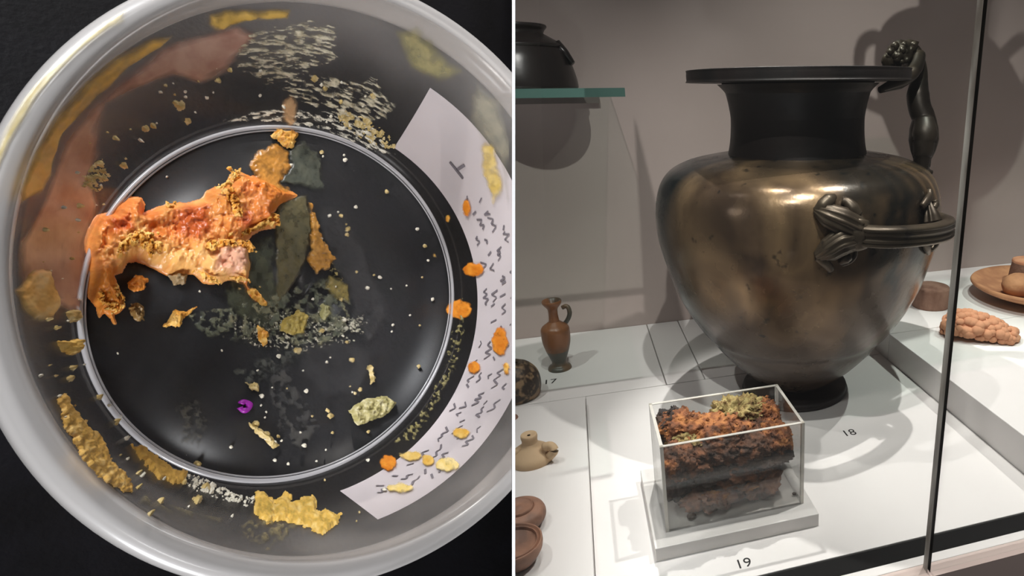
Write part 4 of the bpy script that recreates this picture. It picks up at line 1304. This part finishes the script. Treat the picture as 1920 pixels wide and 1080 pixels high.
# residue on the pot wall
BRN = [(150, 106, 92), (176, 134, 118), (198, 162, 144)]
wall_pieces = [
    ('residue_smear', c2([(580, 140), (760, 90), (880, 60), (960, 90), (900, 170), (850, 240), (740, 280), (640, 250), (500, 300), (380, 370), (340, 480), (340, 560), (310, 640), (350, 760), (320, 900), (310, 1080), (280, 1180), (40, 1100), (25, 900), (130, 740), (200, 500), (330, 360), (480, 230)]), BRN, dict(film=True, alpha=1.6, soft=22, hmax=1, edge=20, namp=14, nsc=40, step=3, streak=True, pull=.965), 'broad brownish pink smear on upper left wall of the pot', 'smear'),
    ('residue_smear', c2([(640, 85), (540, 95), (400, 170), (280, 270), (150, 420), (60, 580), (10, 700), (20, 770), (110, 700), (150, 640), (200, 480), (330, 330), (460, 220), (580, 140)]), [(206, 166, 96), (228, 178, 84), (240, 196, 104)], dict(film=True, alpha=1.15, soft=12, hmax=3, edge=10, namp=6, nsc=26, step=2.5, streak=True, pull=.955), 'long yellow smear on upper left wall under the rim', 'smear'),
    ('residue_smear', c2([(775, 30), (840, 10), (1090, 10), (1080, 45), (900, 60), (810, 95), (770, 70)]), [(190, 152, 66), (226, 186, 96)], dict(film=True, alpha=1.1, soft=10, hmax=3, edge=10, namp=5, nsc=22, step=2.5, pull=.975), 'yellow smear at the very top of the pot wall', 'smear'),
    ('residue_smear', [(440, 70), (560, 40), (630, 50), (630, 110), (560, 140), (700, 150), (740, 200), (690, 240), (600, 200), (450, 130)], [(170, 160, 134), (206, 198, 172), (226, 218, 196)], dict(film=True, alpha=1.1, soft=4, hmax=1.5, edge=6, namp=12, nsc=6.5, step=1.5, thr=.46, streak=True), 'whitish streaky smear on the upper wall', 'smear'),
    ('residue_smear', [(735, 55), (780, 50), (815, 80), (870, 135), (820, 160), (770, 130)], [(150, 142, 100), (180, 168, 116)], dict(film=True, alpha=.65, soft=16, hmax=1, edge=10, namp=8, nsc=24, step=3), 'pale yellow-green smear on upper right wall', 'smear'),
    ('residue_smear', [(890, 150), (940, 190), (958, 260), (958, 420), (930, 300), (880, 220)], [(150, 146, 132), (180, 172, 150)], dict(film=True, alpha=.6, soft=16, hmax=1, edge=10, namp=10, nsc=24, step=3, streak=True), 'grey white haze above the paper label', 'smear'),
    ('residue_smear', [(900, 270), (925, 265), (945, 350), (925, 385), (905, 330)], [(206, 176, 92), (226, 200, 130)], dict(film=True, alpha=.85, soft=8, hmax=2, edge=8, namp=5, nsc=14, step=2), 'soft yellow smear beside the upper label corner', 'smear'),
    ('residue_smear', [(22, 545), (60, 500), (95, 503), (112, 570), (100, 602), (60, 602), (40, 580)], [(222, 172, 92), (238, 196, 122), (242, 212, 158)], dict(film=True, alpha=1.3, soft=10, hmax=4, edge=12, namp=6, nsc=22, step=2), 'yellow blob on left wall of the pot', 'smear'),
    ('residue_smear', c2([(205, 420), (240, 400), (300, 490), (380, 560), (420, 650), (500, 740), (490, 770), (400, 735), (310, 650), (260, 560)], 0, 540), [(170, 132, 62), (212, 166, 84), (226, 190, 120)], dict(hmax=3, edge=6, namp=8, nsc=10, step=1.5, csc=6), 'long yellow crumbly band on lower left wall', 'smear'),
    ('residue_smear', c2([(480, 580), (560, 610), (640, 680), (700, 690), (690, 740), (600, 720), (540, 660)], 0, 540), [(190, 148, 68), (222, 178, 92)], dict(hmax=3, edge=6, namp=8, nsc=9, step=1.5, csc=6), 'short yellow crumbly band on lower wall near the base ring', 'smear'),
    ('residue_smear', c2([(150, 850), (160, 770), (190, 760), (230, 810), (270, 760), (300, 800), (380, 780), (390, 830), (480, 850), (470, 880), (410, 920), (300, 880), (200, 880)], 400, 540), [(180, 150, 72), (220, 178, 84), (232, 200, 124)], dict(hmax=3.5, edge=7, namp=8, nsc=10, step=1.5, csc=7), 'thick yellow crumbly patch at bottom wall of the pot', 'smear'),
    ('residue_smear', [(450, 985), (500, 970), (560, 985), (540, 1010), (490, 1035), (460, 1010)], [(130, 120, 90), (164, 150, 110)], dict(film=True, alpha=.7, soft=8, hmax=2, edge=8, namp=10, nsc=12, step=2, thr=.45), 'greyish crumbs under the thick yellow patch', 'smear'),
    ('residue_smear', [(270, 925), (330, 950), (420, 975), (400, 990), (320, 965), (260, 945)], [(120, 112, 88), (156, 144, 110)], dict(film=True, alpha=.7, soft=6, hmax=2, edge=6, namp=8, nsc=12, step=2, thr=.45, streak=True), 'thin beige streak on the lower wall', 'smear'),
    ('residue_smear', [(352, 890), (385, 900), (450, 930), (480, 935), (470, 950), (400, 935), (350, 910)], WHT, dict(hmax=3, edge=4, namp=6, nsc=6, step=1.5, thr=.52), 'white crumbly streak outside lower base ring', 'smear'),
    ('residue_smear', [(420, 225), (520, 200), (620, 215), (700, 240), (740, 290), (700, 280), (620, 245), (520, 230)], WHT, dict(film=True, alpha=1.2, hmax=2, edge=4, soft=3, namp=8, nsc=6, step=1.25, thr=.5, streak=True), 'white flaky streaks outside upper base ring', 'smear'),
    ('residue_smear', [(620, 205), (680, 215), (720, 245), (745, 280), (700, 270), (650, 240)], PAL, dict(hmax=5, edge=6, namp=7, nsc=9, step=1.5, thr=.48), 'cream crumbly patch beside upper label corner', 'smear'),
    ('residue_smear', [(525, 190), (548, 175), (560, 195), (555, 225), (545, 240), (530, 225)], [(190, 150, 110), (206, 170, 126)], dict(film=True, alpha=.85, hmax=2, edge=8, soft=8, namp=4, nsc=12, step=1.5), 'peach smear where upper wall meets the base ring', 'smear'),
    ('residue_smear', [(140, 320), (190, 300), (205, 330), (180, 360), (150, 350)], PAL, dict(hmax=4, edge=5, namp=8, nsc=8, step=1.5, thr=.5), 'cream flakes on left wall above the lump', 'smear'),
    ('residue_smear', [(845, 640), (868, 560), (872, 600), (858, 680), (800, 790), (770, 830), (740, 830), (800, 760), (830, 700)], [(150, 140, 90), (180, 168, 118)], dict(film=True, alpha=.85, hmax=3, edge=5, soft=4, namp=7, nsc=8, step=1.5, thr=.5), 'pale crumbs between base ring and paper label', 'smear'),
    ('residue_smear', [(105, 640), (125, 640), (150, 636), (150, 660), (135, 668), (115, 660)], [(200, 156, 72), (224, 190, 110)], dict(hmax=6, edge=6, namp=4, nsc=8, step=1.25), 'small yellow patch on left wall below the lump', 'smear'),
    ('residue_smear', [(120, 585), (148, 580), (150, 602), (130, 606)], PAL, dict(hmax=5, edge=5, namp=3, nsc=8, step=1.25), 'cream crumb on left wall just below the lump', 'smear'),
]
for i, (nm, pl, cs, kw, lab, ct) in enumerate(wall_pieces):
    o = residue(nm, pl, 'wall', cs, 110 + i * 3, **kw)
    if o: tag(o, lab, ct)


arc = [(518 + 577 * math.cos(a), 517 - 577 * math.sin(a)) for a in np.radians(np.arange(118, 166, 3))] + [(518 + 556 * math.cos(a), 517 - 556 * math.sin(a)) for a in np.radians(np.arange(163, 118, -3))]
o = residue('residue_smear', arc, 'rim', [(206, 186, 124), (226, 208, 150)], 401, 2, 1, 6, 6, 24, film=True, alpha=.9, soft=8, streak=True)
tag(o, 'pale yellow greasy film on upper left of the pot rim', 'smear')


def circ(u, v, ru, rv, n=12):
    return [(u + ru * math.cos(a), v + rv * math.sin(a)) for a in np.linspace(0, 2 * math.pi, n, endpoint=False)]


OR2 = [(206, 116, 30), (226, 146, 50)]
for u, v, a, b, cs, lab in (
        (875, 390, 10, 17, OR2, 'orange spot near the top of the label writing'), (887, 505, 20, 14, OR2, 'orange spot at mid label near its inner edge'),
        (862, 580, 26, 19, OR2, 'largest orange spot, on the label inner edge'), (938, 640, 16, 28, OR2, 'tall orange spot at the right edge of the label'),
        (889, 688, 14, 12, OR2, 'round orange spot on the lower half of the label'), (728, 868, 16, 16, OR2, 'round orange spot near the lower label corner'),
        (770, 855, 24, 9, [(220, 180, 90), (230, 200, 130)], 'yellow streak right of the lower corner orange spot'), (864, 812, 18, 11, [(222, 170, 70), (232, 194, 110)], 'amber spot on the lower right of the label'),
        (802, 864, 14, 11, [(222, 170, 70), (232, 194, 110)], 'amber spot below the streak on the label'), (840, 872, 24, 14, [(226, 196, 110), (232, 210, 150)], 'yellow patch at the lower outer label edge'),
        (750, 915, 26, 9, [(222, 194, 110), (230, 206, 150)], 'yellow smear at the lower label corner'), (950, 690, 8, 12, YEL, 'yellow spot at right frame edge of the label'),
        (815, 478, 5, 5, YEL, 'tiny yellow dot at upper label part'), (840, 410, 5, 8, YEL, 'tiny yellow dot by the first writing row')):
    o = residue('residue_spot', circ(u, v, a, b), 'wall', cs, int(u + v), 1.25, 1.5, 6, 4.0, 9, film=True, alpha=1.3, soft=4)
    if o: tag(o, lab, 'spot')

# small crumbs, one object each
rnd = random.Random(21)
spots = []
for u, v, r in ((338, 198, 9), (352, 227, 6), (328, 192, 5), (262, 262, 4), (272, 240, 6), (286, 235, 5), (215, 258, 4), (300, 172, 3), (310, 160, 3), (408, 150, 5), (430, 130, 4), (590, 147, 7), (610, 165, 4), (700, 180, 5), (640, 190, 4), (146, 385, 6), (142, 412, 4), (145, 435, 3), (82, 430, 6), (115, 388, 4), (186, 305, 6), (230, 310, 6), (195, 335, 5), (370, 938, 8), (386, 915, 7), (370, 870, 6), (345, 905, 5), (218, 790, 4), (185, 745, 5), (205, 760, 4), (280, 965, 4), (300, 940, 5), (135, 690, 5), (130, 710, 6), (660, 675, 5), (652, 430, 5), (725, 360, 4), (782, 430, 3), (558, 657, 7), (522, 668, 4), (650, 440, 4), (668, 510, 3), (712, 520, 3), (570, 835, 4), (540, 870, 3), (515, 830, 4), (480, 795, 6), (500, 815, 6), (620, 780, 5), (614, 770, 4), (640, 560, 5), (688, 540, 4), (645, 600, 4), (602, 620, 5)):
    spots.append((u, v, r))
while len(spots) < 190:
    if rnd.random() < .45:
        a = rnd.uniform(0, 2 * math.pi); rr = rnd.uniform(350, 450)
        u, v = 500 + rr * math.cos(a), 565 + rr * math.sin(a)
        if math.cos(a) > .55 or v > 1000 or v < 100: continue
    else:
        u, v = 497 + rnd.uniform(-300, 320), 572 + rnd.uniform(-300, 310)
        if math.hypot(u - 497, v - 572) > 322 or sdf(lump_poly, np.array([[u]]), np.array([[v]]))[0, 0] > -6: continue
        if u < 480 and rnd.random() < .75: continue
    spots.append((u, v, rnd.choice((1.6, 1.8, 2.0, 2.4, 3.0, 3.6))))
for i, (u, v, r) in enumerate(spots):
    if u > 950: continue
    base = math.hypot(u - 497, v - 572) < 338
    cs = rnd.choice((WHT, WHT, PAL)) if r < 5 else PAL
    o = residue('crumb', circ(u, v, r * 1.15, r, 8), 'base' if base else 'wall', cs, 300 + i, max(.8, r / 4), 4 if r > 3 else 2, max(r * .6, 1), r * .45, max(r, 2.2))
    if o:
        side = ('upper' if v < 572 else 'lower') + (' left' if u < 497 else ' right')
        big = 'cream crumb' if r >= 5 else ('small pale crumb' if r >= 2.6 else 'tiny white speck')
        where = 'pot floor' if base else 'pot wall'
        tag(o, f'{big} stuck on the {side} part of the {where}', 'crumb', f'{big}s on the {side} {where}')

# ---- paper label round the outside of the wall
M_PAPER = plain('label_paper', (226, 220, 226), .7, rgb2=(216, 210, 216), scale=20)


def wall_out(ang, h, off=.0):
    r = RB_ + SL * h + wt + off
    return loc2w(r * math.cos(ang), r * math.sin(ang), h)


def px_to_wall(u, v):
    p_, _ = pot_hit(np.array([float(u)]), np.array([float(v)]), 'wall')
    return math.atan2(p_[0][1], p_[0][0]), float(p_[0][2])


aT, hT0 = px_to_wall(737, 280)
aB, hB0 = px_to_wall(637, 915)
hT1 = px_to_wall(805, 168)[1]; hB1 = px_to_wall(708, 968)[1]
aT1 = px_to_wall(805, 168)[0]; aB1 = px_to_wall(708, 968)[0]
lv, lf = [], []
NA, NH = 60, 6
for i in range(NA + 1):
    t = i / NA
    for j in range(NH + 1):
        s = j / NH
        ang = (aT * (1 - s) + aT1 * s) * (1 - t) + (aB * (1 - s) + aB1 * s) * t
        h0 = hT0 * (1 - t) + hB0 * t
        h1 = hT1 * (1 - t) + hB1 * t
        lv.append(wall_out(ang, h0 * (1 - s) + h1 * s, .0004))
for i in range(NA):
    for j in range(NH):
        a = i * (NH + 1) + j
        lf.append((a, a + 1, a + NH + 2, a + NH + 1))
lab_me = cut(mesh(lv, lf))
label = link('paper_label', lab_me, M_PAPER, pot)
label['label'] = 'white paper label with rows of black writing on the outside'
# rows of blurred black writing on the label, strokes following the wall
ink_v, ink_f = [], []
rnd = random.Random(4)


def stroke(a0, h0, a1, h1, w):
    p = [wall_out(a0, h0, -.0001), wall_out(a1, h1, -.0001)]
    d = p[1] - p[0]; L = np.linalg.norm(d)
    if L < 1e-6: return
    nrm = np.array(-EX * math.cos(a0) * 1 - EY * math.sin(a0))
    s = np.cross(d / L, nrm); s /= np.linalg.norm(s) + 1e-9
    b = len(ink_v)
    ink_v.extend([p[0] - s * w, p[1] - s * w, p[1] + s * w, p[0] + s * w])
    ink_f.append((b, b + 1, b + 2, b + 3))


hmid = lambda t: (hT0 * (1 - t) + hB0 * t, hT1 * (1 - t) + hB1 * t)
for rw in range(5):
    f0 = (.16, .30, .46, .62, .78)[rw]
    t = (.30, .20, .22, .30, .40)[rw]
    t_end = (.78, .94, .95, .93, .9)[rw]
    while t < t_end:
        wl = rnd.uniform(.015, .06)
        tt, last = t, None
        drift = rnd.uniform(-.25, .25)
        while tt < t + wl:
            h0, h1 = hmid(tt)
            gh = (h1 - h0) * .055
            hh = h0 + (h1 - h0) * f0 + gh * drift * (tt - t) / .03
            cur = (aT * (1 - tt) + aB * tt, hh + gh * (rnd.uniform(.1, 1.1) if last is None or last[2] < 0 else -rnd.uniform(.1, 1.0)))
            if last is not None and rnd.random() < .72:
                stroke(last[0], last[1], cur[0], cur[1], rnd.uniform(.00035, .0006))
            last = (cur[0], cur[1], cur[1] - hh)
            tt += rnd.uniform(.004, .011)
        t += wl + rnd.uniform(.014, .035)
# heading letter near the upper end of the label
tt = .14
for (ta, fa, tb, fb) in ((.11, .40, .16, .40), (.135, .40, .135, .54)):
    for (x0, y0, x1, y1) in ((ta, fa, tb, fb),):
        ha, hb = hmid(x0), hmid(x1)
        stroke(aT * (1 - x0) + aB * x0, ha[0] + (ha[1] - ha[0]) * y0, aT * (1 - x1) + aB * x1, hb[0] + (hb[1] - hb[0]) * y1, .0008)
ink_me = cut(mesh(ink_v, ink_f), .0005)
ink = link('print_marks', ink_me, plain('label_ink', (116, 110, 118), .8), label, smooth=False)
ink['kind'] = 'stuff'
